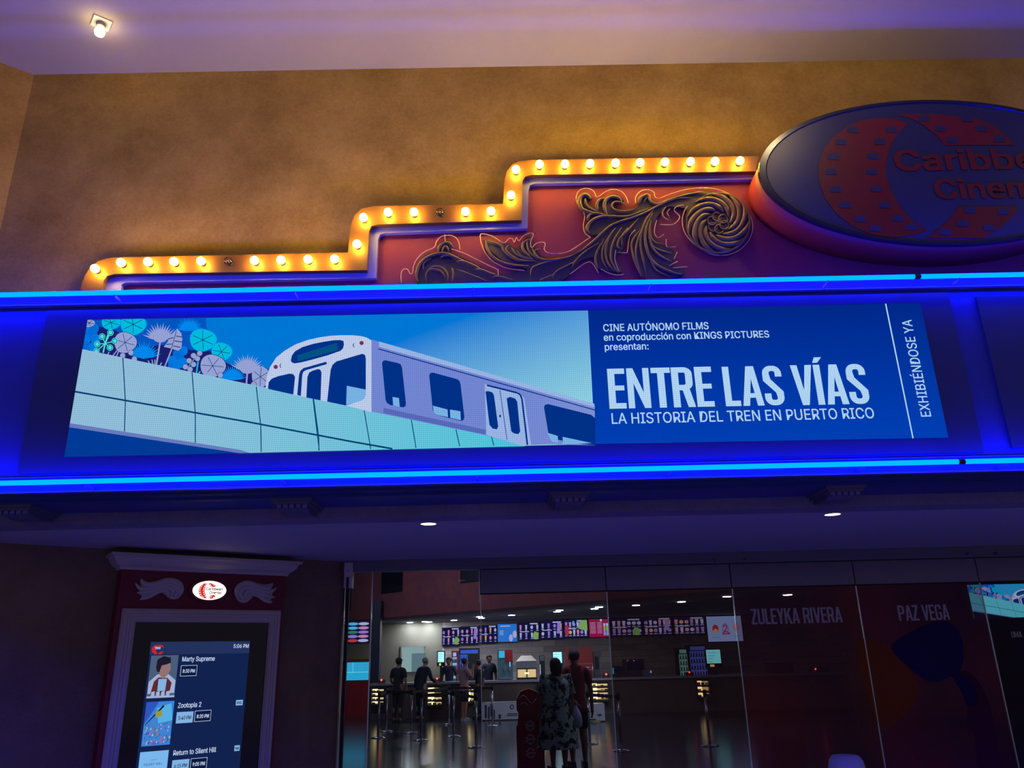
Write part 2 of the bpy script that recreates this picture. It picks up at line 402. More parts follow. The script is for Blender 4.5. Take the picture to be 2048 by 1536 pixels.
# ------------------------------------------------------------------ sign box with its neon
M_box = mat('sign_box_paint', (44, 58, 140), .4, spec=.4)
M_rail = mat('glossy_channel', (96, 100, 170), .3, spec=.5)
M_neon = emit_raw('neon_glow', (0.0, 0.52, 74.0))
M_cap = mat('black_cap', (18, 18, 30), .5)
box_root = thing('sign_box', 'long blue-lit fascia box that carries the video wall between two neon lines', 'sign', (0, YB, ZB-.05))
MB().box((-5.2, YB, ZB-.06), (7.5, YF-.002, ZT+.05)).build('box_body', M_box, box_root)
rl = MB()
for z in (ZT, ZB):
    rl.box((-5.2, YB-.045, z-.060), (7.5, YB, z-.050))
rl.box((-5.2, YB-.03, ZB+.055), (7.5, YB, ZB+.062))
rl.build('neon_channel', M_rail, box_root)
ud = MB(); ud.box((-5.2, YB+.06, ZB-.08), (7.5, YF-.002, ZB-.06)); ud.box((-5.0, YB+.16, ZB-.10), (7.5, YF-.002, ZB-.08))
ud.build('bottom_moulding', M_box, box_root)
def neon(x0, x1, z, label):
    t = thing('neon_tube', label, 'neon light', (x0, YN, z), 'blue neon tubes of the sign box')
    MB().tube([(x0, YN, z), (x1, YN, z)], .0185, 12).build('glass_tube', M_neon, t)
    for xe in (x0, x1): MB().tube([(xe-.012, YN, z), (xe+.012, YN, z)], .0205, 12).build('end_cap', M_cap, t)
    for k in range(6):
        x = x0+(k+.5)*(x1-x0)/6; MB().box((x-.006, YN-.003, z-.042), (x+.006, YB-.001, z-.0185)).build('tube_support', M_rail, t)
xt = onY(1834, 552, YN).x; xb = onY(1922, 922, YN).x
neon(-5.15, xt-.012, ZT, 'long blue neon tube above the video wall'); neon(xt+.012, 7.2, ZT, 'short blue neon tube above the video wall, past the joint under the oval sign')
neon(-5.15, xb-.012, ZB, 'long blue neon tube under the video wall'); neon(xb+.012, 7.2, ZB, 'short blue neon tube under the video wall, right of the joint')

# corbels under the box
M_corb = mat('corbel_paint', (92, 90, 120), .6)
def corbel(px, py, label):
    c = onY(px, py, 6.0); x = c.x; zt = ZB-.10; zb = onY(px, py+23, 6.03).z; hh = zt-zb; t = thing('corbel', label, 'bracket', (x, YF, zb), 'corbels under the sign box')
    a = MB(); a.box((x-.155, YF-.42, zt-.02), (x+.155, YF-.003, zt)); a.box((x-.135, YF-.40, zt-.04), (x+.135, YF-.003, zt-.02)); a.build('abacus', M_corb, t)
    d = MB()
    for k in (-2, -1, 0, 1, 2): d.box((x+k*.048-.016, YF-.385, zt-.066), (x+k*.048+.016, YF-.36, zt-.04))
    d.build('dentils', M_rail, t)
    prof = [(-.003, -.04), (-.362, -.04), (-.362, -.07), (-.345, -.5*hh), (-.31, -.75*hh), (-.27, -.92*hh), (-.22, -hh), (-.10, -hh), (-.003, -.8*hh)]
    MB().prism([(x-.105, YF+a_, zt+b_) for a_, b_ in prof], (.21, 0, 0)).build('scroll_body', M_corb, t)
corbel(40, 1014, 'dark scroll corbel under the far left end of the sign box')
corbel(590, 1003, 'dark scroll corbel above the showtime kiosk')
corbel(1138, 989, 'dark scroll corbel under the middle of the video wall, left of the bigger gap')
corbel(1680, 977, 'dark scroll corbel above the right-hand ceiling downlight')

# ------------------------------------------------------------------ video wall
YS = 5.69
led_root = thing('video_wall', 'wide LED video wall showing a white train, plants and a film title', 'screen', (0, YB, 3.0))
bz = MB(); A = onY(60, 930, 5.7); B_ = onY(1960, 590, 5.7)
bx0, bx1 = onY(38, 930, 5.7).x, onY(1962, 880, 5.7).x
bz.box((bx0, YS+.004, ZB+.09), (bx1, YB, ZT-.10))
bz.build('bezel', mat('bezel_paint', (34, 50, 88), .5), led_root)
side = MB(); side.box((bx1+.22, YS+.004, ZB+.12), (bx1+.62, YB, ZT-.14))
side.build('side_panel', mat('bezel_paint', (34, 50, 88)), box_root)
def S4(x, y): return (120+x/3.531, 600+y/3.531)
def S5(x, y): return (500+x/2.8444, 600+y/2.8444)
def S3(x, y): return (160+x/5.12, 620+y/5.12)
pm = MB()
SCR = [onY(*k, YS) for k in ((177, 640), (1842, 606), (1897, 876), (128, 914))]
zx = dict(z1=.5*(SCR[0].z+SCR[1].z), z0=.5*(SCR[2].z+SCR[3].z), x0=.5*(SCR[0].x+SCR[3].x), x1=.5*(SCR[1].x+SCR[2].x))
pics = []   # materials
def pmat(m):
    if m not in pics: pics.append(m)
    return pics.index(m)
LAY = [0]
def clamp(p):
    return Vector((min(max(p.x, zx['x0']), zx['x1']), p.y, min(max(p.z, zx['z0']), zx['z1'])))
def pic(pts, m, layer, conv=None):
    y = YS-.0006*layer
    P = [clamp(onY(*(conv(*q) if conv else q), YS)) for q in pts]
    pm.poly([Vector((p.x, y, p.z)) for p in P], pmat(m))
def line(pts, wpx, m, layer, conv=None):
    """polyline of a pixel width on the screen, as quads"""
    Q = [conv(*q) if conv else q for q in pts]
    for a, b in zip(Q, Q[1:]):
        dx, dy = b[0]-a[0], b[1]-a[1]; l = math.hypot(dx, dy) or 1; nx, ny = -dy/l*wpx/2, dx/l*wpx/2
        pic([(a[0]+nx, a[1]+ny), (b[0]+nx, b[1]+ny), (b[0]-nx, b[1]-ny), (a[0]-nx, a[1]-ny)], m, layer)
def disc(c, rx, ry, m, layer, conv=None, n=22, a0=0, a1=360):
    pts = [(c[0]+rx*math.cos(R(a0+(a1-a0)*i/n)), c[1]+ry*math.sin(R(a0+(a1-a0)*i/n))) for i in range(n)]
    pic(pts, m, layer, conv)
# colours as the panel shows them
C_sky = led('led_sky', (0, 118, 212), (140, 205, 222), (.35, -.95, 1.25))
C_bg = led('led_text_ground', (0, 62, 178), (0, 38, 135), (0, .9, -.15))
C_conc = led('led_concrete', (142, 188, 216), (44, 196, 216), (.30, 0, .80))
C_seam = led('led_seam', (0, 62, 112)); C_kerb = led('led_kerb', (104, 122, 190)); C_dark = led('led_dark', (0, 44, 128)); C_low = led('led_low', (0, 58, 150))
C_front = led('led_train_front', (186, 200, 232)); C_side = led('led_train_side', (112, 132, 208), (150, 165, 222), (.5, 0, -.05)); C_roof = led('led_train_roof', (150, 178, 226))
C_skirt = led('led_skirt', (86, 104, 184)); C_glass = led('led_glass', (0, 48, 134)); C_teal = led('led_teal', (0, 82, 132)); C_inset = led('led_inset', (118, 176, 226)); C_red = led('led_red', (120, 40, 90))
C_cy = led('led_cyan_leaf', (0, 186, 222)); C_bl = led('led_blue_leaf', (0, 134, 234)); C_bl2 = led('led_blue_bush', (0, 106, 214)); C_bgp = led('led_plant_ground', (0, 84, 190)); C_lv = led('led_grey_leaf', (148, 160, 212)); C_nv = led('led_leaf_shade', (26, 30, 108)); C_mint = led('led_mint', (70, 225, 222)); C_wh = led('led_letter', (172, 208, 240))
pic([(177, 640), (1176, 621), (1190, 888), (128, 914)], C_sky, 0)
pic([(1176, 621), (1842, 606), (1897, 876), (1190, 888)], C_bg, 0)
# plants, back to front
pic([(40, 95), (700, 85), (1290, 70), (1300, 190), (1400, 330), (1500, 480), (1100, 640), (0, 420)], C_bgp, 1, S3)
pic([(10, 400), (190, 170), (330, 190), (430, 250), (640, 380), (820, 360), (1000, 360), (1130, 410), (1330, 420), (1500, 540), (1700, 640), (1920, 600), (1920, 800), (1500, 720), (800, 580), (200, 440)], C_nv, 2, S3)
for cx, cy, rr in ((60, 200, 40), (140, 190, 55), (120, 250, 60), (60, 300, 50), (160, 300, 50), (60, 370, 50), (130, 380, 45), (40, 120, 30), (1010, 450, 60), (1060, 420, 45), (950, 520, 50), (1050, 540, 55), (980, 580, 50), (930, 570, 30)):
    disc((cx, cy), rr, rr*1.05, C_bl2 if cy % 20 else led('led_bush_light', (0, 120, 224)), 3, S3, 14)
def fan(cx, cy, rr, m, a0, a1, layer, n=17, stem=None):
    if stem: line([(cx, cy), stem], 3.2, m, layer, S3)
    for i in range(n):
        a = R(a0+(a1-a0)*i/(n-1)); l = rr*1.1*(1 if i % 2 == 0 else .9)
        ex, ey = cx+l*math.cos(a), cy+l*math.sin(a); bx_, by_ = cx+.52*l*math.cos(a), cy+.52*l*math.sin(a); h = .07*rr
        pic([(cx, cy), (bx_-h*math.sin(a), by_+h*math.cos(a)), (ex, ey), (bx_+h*math.sin(a), by_-h*math.cos(a))], m, layer+.02*i, S3)
fan(1120, 215, 140, C_bl, -170, -12, 4); fan(650, 500, 175, C_bl, -160, -15, 4); fan(1560, 720, 150, C_bl, -165, -12, 4)
def leaf(cx, cy, rx, ry, m, layer, rot=0, spokes=6):
    pts = []
    for i in range(28):
        a = 2*math.pi*i/28; k = 1+.05*math.cos(3*a+rot)
        pts.append((cx+rx*k*math.cos(a), cy+ry*k*math.sin(a)))
    pic([(cx+(x-cx)*1.05, cy+(y-cy)*1.05) for x, y in pts], C_bl if m is C_cy else C_nv, layer-.1, S3); pic(pts, m, layer, S3)
    for i in range(spokes):
        a = rot+2*math.pi*i/spokes; line([(cx, cy), (cx+.86*rx*math.cos(a), cy+.86*ry*math.sin(a))], 1.1, C_seam, layer+.3, S3)
leaf(320, 130, 98, 70, C_cy, 5, .4); leaf(545, 150, 130, 108, C_cy, 5.6, .5); leaf(1260, 308, 135, 112, C_cy, 5, .5); leaf(1450, 430, 104, 94, C_cy, 5.6, .2)
leaf(465, 335, 115, 106, C_lv, 6.6, .3); leaf(1360, 575, 130, 116, C_lv, 6.6, .1); leaf(1850, 685, 92, 112, C_lv, 6.6, .6); leaf(95, 135, 58, 42, C_lv, 5, .2)
disc((825, 290), 70, 45, C_lv, 7.2, S3); fan(825, 320, 178, C_lv, -160, -20, 7.2, 15, (785, 560)); disc((1715, 610), 70, 45, C_lv, 7.2, S3); fan(1715, 640, 172, C_lv, -155, -22, 7.2, 17, (1705, 770))
pic([(1000, 195), (1040, 240), (1050, 300), (1040, 390), (1010, 420), (930, 395), (860, 380), (900, 330), (920, 270), (960, 230)], C_lv, 8.4, S3)
line([(945, 395), (870, 585)], 2.6, C_lv, 8.4, S3); line([(990, 215), (940, 395)], 1.2, C_seam, 8.8, S3)
for a, b in (((905, 300), (960, 285)), ((885, 355), (950, 350)), ((1050, 280), (985, 270)), ((1050, 330), (970, 320)), ((1030, 385), (955, 370))): line([a, b], 1.6, C_nv, 8.8, S3)
line([(240, 440), (265, 330), (300, 230)], 2.8, C_mint, 9, S3)
for a in ((315, 235), (230, 275), (360, 320), (310, 388), (180, 352), (172, 425)):
    line([a, (262, 345)], 1.8, C_mint, 9, S3); disc(a, 33, 33, C_mint, 9.2, S3, 14); disc(a, 26, 26, C_seam, 9.4, S3, 14); disc(a, 20, 20, C_mint, 9.6, S3, 14)
line([(1195, 650), (1215, 510)], 3, C_cy, 9, S3); line([(1100, 600), (1160, 520), (1220, 440)], 1.6, C_lv, 9, S3)
for a in ((1228, 445), (1165, 470), (1205, 500), (1120, 522), (1165, 560), (1082, 585), (1130, 610), (525, 440), (440, 470), (560, 505), (1440, 670), (1780, 765)):
    disc(a, 31, 31, C_seam, 9.1, S3, 14); disc(a, 27, 27, C_lv, 9.3, S3, 14)
for a, b in (((390, 410), (340, 470)), ((400, 425), (375, 480)), ((700, 520), (720, 560)), ((740, 510), (750, 570)), ((770, 510), (770, 570)), ((840, 540), (815, 580)), ((300, 430), (290, 460)), ((1235, 630), (1210, 660)), ((1310, 640), (1290, 670))): line([a, b], 2, C_lv, 9, S3)
# viaduct wall
pic([(159.6, 699), (700, 811), (770, 823), (1046, 886), (1050, 893), (480, 907), (136, 853)], C_conc, 11)
pic([(136.5, 847), (480, 900), (500, 907), (470, 909), (135.5, 856)], C_kerb, 11.5)
pic([(135.5, 855), (480, 907), (126, 916)], C_low, 11.7)
line([(147, 784), (500, 845), (700, 883), (785, 898)], 3.4, C_seam, 12)
for pts in ([(447, 410), (465, 720), (458, 930)], [(935, 515), (958, 805), (958, 1010)], [(1388, 615), (1420, 890), (1423, 1075)], [(1792, 700), (1828, 965), (1830, 1065)]): line(pts, 2.0, C_seam, 12.2, S4)
# train
pic([(690, 228), (735, 238), (1960, 603), (1964, 830), (1690, 822), (1545, 830), (1340, 770), (690, 636)], C_side, 13, S5)
pic([(735, 238), (1958, 592), (1960, 612), (735, 268)], C_roof, 13.4, S5)
line([(730, 280), (1962, 628)], 2.0, C_glass, 13.6, S5)
pic([(760, 615), (1340, 740), (1340, 768), (760, 645)], C_skirt, 13.6, S5)
for pts in ([(360, 565), (395, 855)], [(650, 628), (688, 850)], [(918, 680), (945, 843)], [(1172, 737), (1193, 833)], [(1373, 775), (1387, 830)]): line(pts, 1.8, C_seam, 12.2, S5)
pic([(90, 502), (97, 440), (115, 385), (150, 330), (200, 290), (260, 255), (330, 230), (400, 214), (460, 206), (520, 203), (580, 203), (630, 207), (665, 216), (692, 232), (692, 640), (545, 602), (250, 541)], C_front, 14, S5)
pic([(234, 345), (240, 318), (258, 294), (300, 270), (360, 252), (420, 240), (480, 231), (515, 230), (533, 236), (536, 255), (530, 278), (515, 292), (440, 318), (350, 343), (290, 358), (255, 363), (238, 357)], C_glass, 14.4, S5)
pic([(270, 318), (495, 246), (500, 288), (275, 350)], C_teal, 14.8, S5)
pic([(105, 495), (108, 470), (125, 450), (160, 436), (225, 421), (248, 424), (258, 440), (248, 540), (105, 508)], C_glass, 14.4, S5)
pic([(270, 542), (280, 430), (288, 405), (305, 390), (432, 354), (440, 360), (436, 368), (318, 402), (304, 412), (299, 430), (291, 548)], C_glass, 14.4, S5)
pic([(322, 557), (328, 440), (338, 415), (358, 404), (388, 395), (402, 399), (408, 415), (403, 573)], C_glass, 14.4, S5)
pic([(440, 580), (460, 400), (470, 372), (492, 352), (640, 308), (655, 314), (660, 335), (660, 545), (640, 572), (545, 602)], C_glass, 14.4, S5)
pic([(552, 490), (660, 512), (660, 545), (650, 565), (630, 577), (548, 598)], C_inset, 14.8, S5)
for c in ((148, 383), (636, 247)): disc(c, 12, 12, C_red, 14.6, S5, 14)
for c in ((178, 376), (594, 260)): disc(c, 8, 12, C_glass, 14.6, S5, 12); disc((c[0]+4, c[1]), 7, 11, C_front, 14.8, S5, 12)
pic([(752, 362), (758, 348), (772, 345), (840, 360), (858, 368), (866, 388), (888, 588), (886, 606), (872, 613), (800, 600), (780, 588), (772, 570)], C_glass, 14.2, S5)
pic([(812, 553), (848, 560), (853, 610), (815, 602)], C_inset, 14.6, S5)
pic([(1020, 432), (1026, 418), (1042, 415), (1178, 452), (1192, 462), (1198, 480), (1220, 668), (1216, 684), (1200, 690), (1062, 656), (1046, 644), (1040, 625)], C_glass, 14.2, S5)
pic([(1041, 603), (1124, 625), (1127, 668), (1062, 655), (1046, 642)], C_inset, 14.6, S5); pic([(1138, 625), (1197, 635), (1200, 686), (1140, 672)], C_inset, 14.6, S5)
pic([(1335, 480), (1530, 528), (1560, 560), (1600, 830), (1545, 830), (1345, 770)], C_roof, 13.8, S5)
pic([(1340, 522), (1355, 520), (1378, 527), (1388, 542), (1412, 722), (1404, 738), (1380, 733), (1362, 712)], C_glass, 14.2, S5)
pic([(1460, 562), (1478, 553), (1508, 562), (1520, 580), (1537, 750), (1526, 765), (1500, 760), (1486, 748)], C_glass, 14.2, S5)
line([(1422, 515), (1462, 797)], 1.3, C_glass, 14.2, S5); disc((1423, 662), 6, 8, C_glass, 14.4, S5, 8)
line([(1348, 487), (1520, 530), (1537, 540), (1547, 565), (1578, 826)], 3.4, C_glass, 14.2, S5)
pic([(1672, 612), (1678, 598), (1696, 594), (1940, 655), (1964, 675), (1964, 830), (1850, 818), (1720, 790), (1697, 760)], C_glass, 14.2, S5)
pic([(1691, 757), (1750, 775), (1752, 815), (1716, 806)], C_inset, 14.6, S5); pic([(1778, 780), (1945, 816), (1780, 824)], C_inset, 14.6, S5)
line([(1771, 607), (1826, 877)], 2.6, C_wh, 2)
pm.build('picture', pics, led_root, fix=False)
tx = MB(); X, Z = Vector((1, 0, 0)), Vector((0, 0, 1)); pr = (0, -.004, 0)
def wtext(body, a, b, cappx, bold=.012):
    A, B_ = onY(*a, YS), onY(*b, YS); top = onY(a[0], a[1]-cappx, YS)
    put_text(tx, body, A, X, Z, (B_-A).x, top.z-A.z, 0, bold, pr)
wtext('CINE AUTÓNOMO FILMS', (1207, 663), (1417, 657), 14); wtext('en coproducción con KINGS PICTURES', (1208, 682), (1538, 673), 13.5); wtext('presentan:', (1210, 701), (1297, 698), 13.5)
wtext('LA HISTORIA DEL TREN EN PUERTO RICO', (1224, 848), (1749, 838), 21, .006)
def wcaps(body, a, b, top):
    A, B_, T_ = onY(*a, YS), onY(*b, YS), onY(*top, YS); put_caps(tx, body, A, X, Z, (B_-A).x, T_.z-A.z, 0, .03, .135, pr)
wcaps('ENTRE', (1219, 818), (1431, 814), (1214, 738)); wcaps('LAS', (1452, 813), (1572, 811), (1447, 734)); wcaps('VÍAS', (1591, 811), (1742, 808), (1583, 731))
A, B_ = onY(1862, 833, YS), onY(1824, 640, YS); capw = onY(1862, 833, YS).x-onY(1842, 834, YS).x
put_text(tx, 'EXHIBIÉNDOSE YA', Vector((A.x, YS, A.z)), Z, -X, B_.z-A.z, capw, 0, .006, pr)
tx.build('lettering', C_wh, led_root, fix=False)

# ------------------------------------------------------------------ stepped marquee above the box
YM, YI, YP = 6.10, 6.155, 6.20
M_trim = mat('gold_trim_paint', (108, 72, 30), .45, spec=.4)
M_silver = mat('silver_moulding', (142, 142, 158), .4)
M_redp = noisy('red_panel_paint', (132, 42, 56), (140, 48, 62), scale=2, rough=.55, bump=0)
outer = [(160, 600), (162, 572), (169, 552), (180, 535), (196, 522), (220, 515), (696, 505), (699, 470), (703, 446), (709, 430), (722, 418), (745, 412), (1006, 408), (1009, 360), (1014, 342), (1024, 329), (1040, 322), (1060, 320), (1518, 312)]
inner = [(1512, 342.5), (1062, 350), (1050, 353), (1045, 362), (1043, 440), (754, 449), (743, 452), (738, 462), (734, 540), (229, 548), (214, 552), (207, 562), (203, 600)]
inner2 = [(1508, 358), (1070, 367), (1060, 370), (1057, 378), (1055, 456), (770, 466), (760, 469), (756, 478), (752, 556), (252, 565), (243, 569), (240, 600)]
mq = thing('marquee_border', 'stepped gold marquee border studded with round light bulbs', 'marquee', onY(160, 600, YF))
def on_flat(px, py, y):
    p = onY(px, py, y); p.z = max(p.z, ZT+.052); return p
MB().prism([on_flat(*k, YM) for k in outer+inner], (0, YF-YM, 0)).build('border_face', M_trim, mq)
edge = [(x-3, y-3) for x, y in inner][::-1]
MB().prism([on_flat(*k, YI) for k in edge+inner2], (0, YF-YI, 0)).build('inner_moulding', M_silver, mq)
pan = [(222, 640), (226, 557), (744, 548), (748, 457), (1050, 448), (1052, 358), (2300, 335), (2300, 640)]
MB().prism([on_flat(*k, YP) for k in pan], (0, YF-YP-.002, 0)).build('red_panel', M_redp, mq)
M_bulb = emit_raw('lit_bulb', (108.0, 66.0, 6.0)); M_bulboff = clear('clear_bulb_glass', (.86, .84, .80), .2); M_sock = mat('bulb_socket', (70, 62, 50), .5)
M_fil = mat('filament_post', (190, 180, 150), .3, .8)
bulbs = [(190, 537), (242, 525), (296, 523.5), (348, 523), (402, 522), (456, 522, 1), (509, 521), (562, 520), (616, 518.5), (669, 518), (714, 488), (727, 435), (776, 424.5), (828, 424), (880, 424, 1), (931, 423), (982, 422), (1022, 390), (1032, 339), (1079, 328.5), (1130, 328), (1180, 327), (1231, 326), (1280, 325), (1330, 324), (1381, 323), (1430, 322.5), (1480, 321.5)]
for i, b in enumerate(bulbs):
    c = onY(b[0], b[1], YM-.055); off = len(b) == 3
    prof = [(.008, -.036), (.022, -.032), (.032, -.018), (.036, 0), (.033, .016), (.025, .028), (.017, .038)]
    mb = MB().lathe(c, [(r_, h_) for r_, h_ in prof], 18, 0, (0, 1, 0))
    if off: mb.tube([c+Vector((0, .03, 0)), c+Vector((0, -.005, 0))], .006, 8, 1); mb.tube([c+Vector((-.012, -.005, .0)), c+Vector((.012, -.005, 0))], .003, 6, 1)
    o = mb.build('light_bulb', [M_bulboff, M_fil] if off else M_bulb, mq)
    if off: o['label'] = 'unlit clear bulb in the row of lit ones'
    MB().lathe(c, [(.022, .034), (.024, .036), (.024, .056)], 16, 0, (0, 1, 0)).build('bulb_socket', M_sock, o)

# ------------------------------------------------------------------ carved scroll on the red panel
def OA(x, y): return (790+x/5.535, 360+y/5.535)
def OB(x, y): return (1140+x/5.251, 360+y/5.251)
def smooth(pts, k=5):
    out = []; n = len(pts)
    for i in range(n-1):
        p0, p1, p2, p3 = pts[max(i-1, 0)], pts[i], pts[i+1], pts[min(i+2, n-1)]
        for j in range(k):
            t = j/k
            out.append(tuple(.5*((2*p1[c])+(-p0[c]+p2[c])*t+(2*p0[c]-5*p1[c]+4*p2[c]-p3[c])*t*t+(-p0[c]+3*p1[c]-3*p2[c]+p3[c])*t**3) for c in (0, 1)))
    out.append(pts[-1]); return out
M_bronze = noisy('aged_bronze_paint', (98, 84, 60), (132, 112, 76), scale=6, rough=.42, bump=.1, metal=.35)
M_rim = mat('cut_rim', (214, 178, 112), .35, .2)
YO = YP-.002
orn = thing('scroll_ornament', 'carved acanthus scroll with a coiled rosette on the red panel', 'ornament', onY(1150, 560, YP))
KPX = .0047
def ridge(mb, pts, wpx, conv, h=.55, y=None, d=5.4):
    P = [onY(*conv(*q), (y if y is not None else YO-.042)) for q in smooth(pts, 5)]
    n = len(P); rs = [max(.0025, wpx/d*KPX*.55*(min(1, 4.0*i/(n-1)+.25, 4.0*(n-1-i)/(n-1)+.12))) for i in range(n)]
    mb.tube(P, rs, 8, 0, ((0, 1, 0), .8*h/.55))
NF = [0]
def fill(mb, pts, conv, th=.03, y0=None):
    NF[0] += 1; th += .0025*NF[0]-.006; y0 = YO
    P = [onY(*conv(*q), y0) for q in smooth(pts+[pts[0]], 3)[:-1]]
    P = [Vector((p.x, y0-th, p.z)) for p in P]
    mb.prism(P, (0, th, 0))
fb = MB()
fill(fb, [(250, 1160), (235, 1060), (245, 990), (290, 890), (370, 830), (470, 808), (480, 760), (500, 710), (560, 685), (620, 690), (650, 735), (640, 765), (585, 800), (700, 850), (860, 925), (1000, 1000), (1140, 1050), (1300, 1045), (1500, 1020), (1500, 1160)], OA)
fill(fb, [(995, 665), (1165, 715), (1250, 715), (1350, 770), (1450, 650), (1505, 645), (1530, 750), (1640, 870), (1780, 885), (1930, 852), (2060, 785), (2060, 900), (1800, 1160), (1400, 1160), (1470, 1010), (1250, 945), (1100, 835), (1015, 750)], OA)
fill(fb, [(-10, 800), (120, 740), (300, 600), (440, 480), (560, 425), (660, 395), (800, 335), (930, 262), (1100, 185), (1300, 135), (1480, 135), (1640, 180), (1780, 280), (1880, 420), (1890, 550), (1800, 680), (1650, 760), (1480, 750), (1330, 670), (1240, 540), (1205, 420), (1215, 330), (1100, 300), (1000, 310), (900, 420), (850, 560), (900, 640), (980, 700), (1100, 780), (1050, 890), (1200, 960), (1130, 1030), (900, 1060), (760, 1040), (690, 850), (650, 680), (620, 570), (560, 700), (540, 760), (480, 830), (540, 980), (430, 975), (300, 950), (255, 830), (100, 870), (-10, 990)], OB)
fill(fb, [(90, 240), (105, 180), (150, 150), (205, 165), (230, 205), (190, 215), (195, 270), (270, 325), (300, 330), (275, 290), (285, 235), (330, 200), (370, 205), (430, 165), (510, 175), (560, 235), (470, 235), (445, 285), (500, 325), (600, 330), (700, 290), (725, 205), (765, 170), (825, 152), (838, 205), (875, 240), (930, 255), (880, 310), (740, 370), (560, 420), (440, 480), (330, 570), (250, 595), (190, 570), (168, 520), (190, 460), (180, 420), (195, 370), (130, 320)], OB, .027)
fb.build('carved_ground', noisy('shaded_bronze_paint', (66, 60, 54), (84, 74, 60), scale=6, rough=.5, bump=.05, metal=.2), orn)  # ground coloured darker than the ridges for the shade between them
rg = MB()
for pts, wd in [([(255, 1130), (240, 1040), (275, 930), (350, 860), (450, 820), (560, 815), (680, 860), (800, 910)], 34), ([(480, 800), (490, 740), (540, 700), (600, 695), (648, 748)], 30), ([(520, 800), (535, 755), (565, 735), (600, 790)], 22),
                ([(500, 860), (560, 838), (660, 850), (770, 905)], 22), ([(680, 905), (760, 900), (860, 940), (960, 990)], 24), ([(880, 990), (960, 995), (1060, 1035), (1150, 1060)], 24), ([(1075, 1080), (1150, 1070), (1300, 1105)], 20),
                ([(350, 1120), (345, 1040), (390, 990), (460, 990), (520, 1020), (560, 1090)], 16), ([(370, 980), (440, 955), (520, 970), (580, 1040), (585, 1120)], 16), ([(630, 970), (645, 1040), (630, 1120)], 18), ([(310, 990), (320, 920), (400, 870)], 16), ([(690, 990), (850, 1050), (1020, 1120)], 14),
                ([(1000, 670), (1030, 780), (1120, 880), (1280, 940), (1480, 950)], 28), ([(1010, 665), (1165, 715), (1200, 780), (1260, 840), (1350, 890), (1480, 900)], 20), ([(1260, 715), (1228, 770), (1290, 840), (1400, 890), (1560, 895)], 20), ([(1290, 750), (1350, 830), (1480, 880)], 16), ([(1350, 780), (1400, 840), (1540, 885)], 16),
                ([(1505, 650), (1420, 700), (1425, 780), (1520, 870)], 26), ([(1460, 665), (1480, 790), (1580, 875)], 18), ([(1520, 760), (1560, 840), (1640, 880), (1780, 880), (1930, 850), (2060, 785)], 22), ([(1610, 765), (1540, 790), (1590, 855)], 16), ([(1500, 1060), (1510, 990), (1560, 950), (1700, 905), (1900, 865)], 18), ([(1740, 1090), (1780, 1020), (1900, 950), (2060, 880)], 18), ([(1600, 1110), (1750, 1050)], 14)]:
    ridge(rg, pts, wd, OA, d=5.535)
for pts, wd in [([(0, 795), (120, 740), (250, 640), (400, 500), (520, 440), (680, 390), (820, 330), (930, 270), (1100, 200), (1270, 182)], 26), ([(370, 370), (500, 385), (620, 380), (730, 340), (850, 290)], 24), ([(218, 208), (195, 170), (150, 155), (105, 190), (100, 250), (130, 310), (230, 345), (370, 370)], 40), ([(160, 190), (170, 260), (230, 310), (295, 335)], 24),
                ([(290, 330), (280, 260), (320, 205), (400, 200)], 30), ([(390, 370), (360, 290), (370, 220), (430, 178), (510, 188), (548, 235)], 34), ([(598, 285), (540, 238), (470, 232), (440, 270), (470, 312), (560, 330), (660, 310), (715, 268)], 20), ([(725, 250), (740, 190), (800, 160), (832, 155)], 36), ([(775, 235), (800, 190), (832, 160), (835, 205), (870, 240), (930, 250), (1080, 195), (1250, 150), (1400, 132), (1530, 190)], 24),
                ([(185, 430), (200, 375), (260, 350), (380, 365)], 26), ([(205, 555), (175, 520), (200, 460), (260, 410), (370, 380), (480, 395)], 32), ([(880, 310), (800, 420), (750, 560), (740, 700), (770, 850), (800, 1010)], 24), ([(865, 350), (800, 500), (790, 640), (830, 800), (920, 900), (1100, 980), (1200, 985)], 30), ([(850, 420), (830, 560), (860, 700), (950, 800), (1080, 860)], 24),
                ([(840, 480), (850, 600), (900, 660), (980, 670)], 18), ([(830, 560), (855, 680), (950, 740), (1070, 770)], 20), ([(780, 480), (710, 640), (690, 800), (750, 1010)], 22), ([(740, 520), (650, 650), (660, 780), (700, 900), (750, 1020)], 20), ([(820, 760), (900, 940), (1040, 1010)], 20), ([(720, 400), (600, 540), (520, 620), (500, 700), (545, 720)], 22), ([(610, 500), (545, 600), (545, 700)], 18),
                ([(480, 500), (400, 620), (370, 760), (400, 880), (480, 960)], 22), ([(440, 560), (350, 700), (340, 830), (390, 930)], 20), ([(360, 620), (290, 740), (265, 840), (295, 935)], 20), ([(300, 660), (150, 760), (60, 850), (15, 930)], 20), ([(540, 500), (450, 660), (425, 800), (455, 900), (510, 980)], 20), ([(1010, 280), (970, 340), (990, 400), (1060, 430)], 16), ([(1050, 300), (1020, 350), (1050, 400)], 14)]:
    ridge(rg, pts, wd, OB, d=5.251)
CX, CY = 1555, 452
for k in range(11):
    a0 = k*360/11
    for off, wd in ((0, 52),):
        pts = [(CX+(125+(200 if off == 0 else 185)*t)*1.03*math.cos(R(a0+off-105*t)), CY+(125+(195 if off == 0 else 180)*t)*math.sin(R(a0+off-105*t))) for t in [i/6 for i in range(7)]]
        ridge(rg, pts, wd, OB, d=5.251)
ring = [(CX+332*math.cos(R(a)), CY+315*math.sin(R(a))) for a in range(-130, 200, 18)]
ridge(rg, ring, 26, OB, d=5.251)
rg.build('leaf_ridges', M_bronze, orn)
ro = MB()
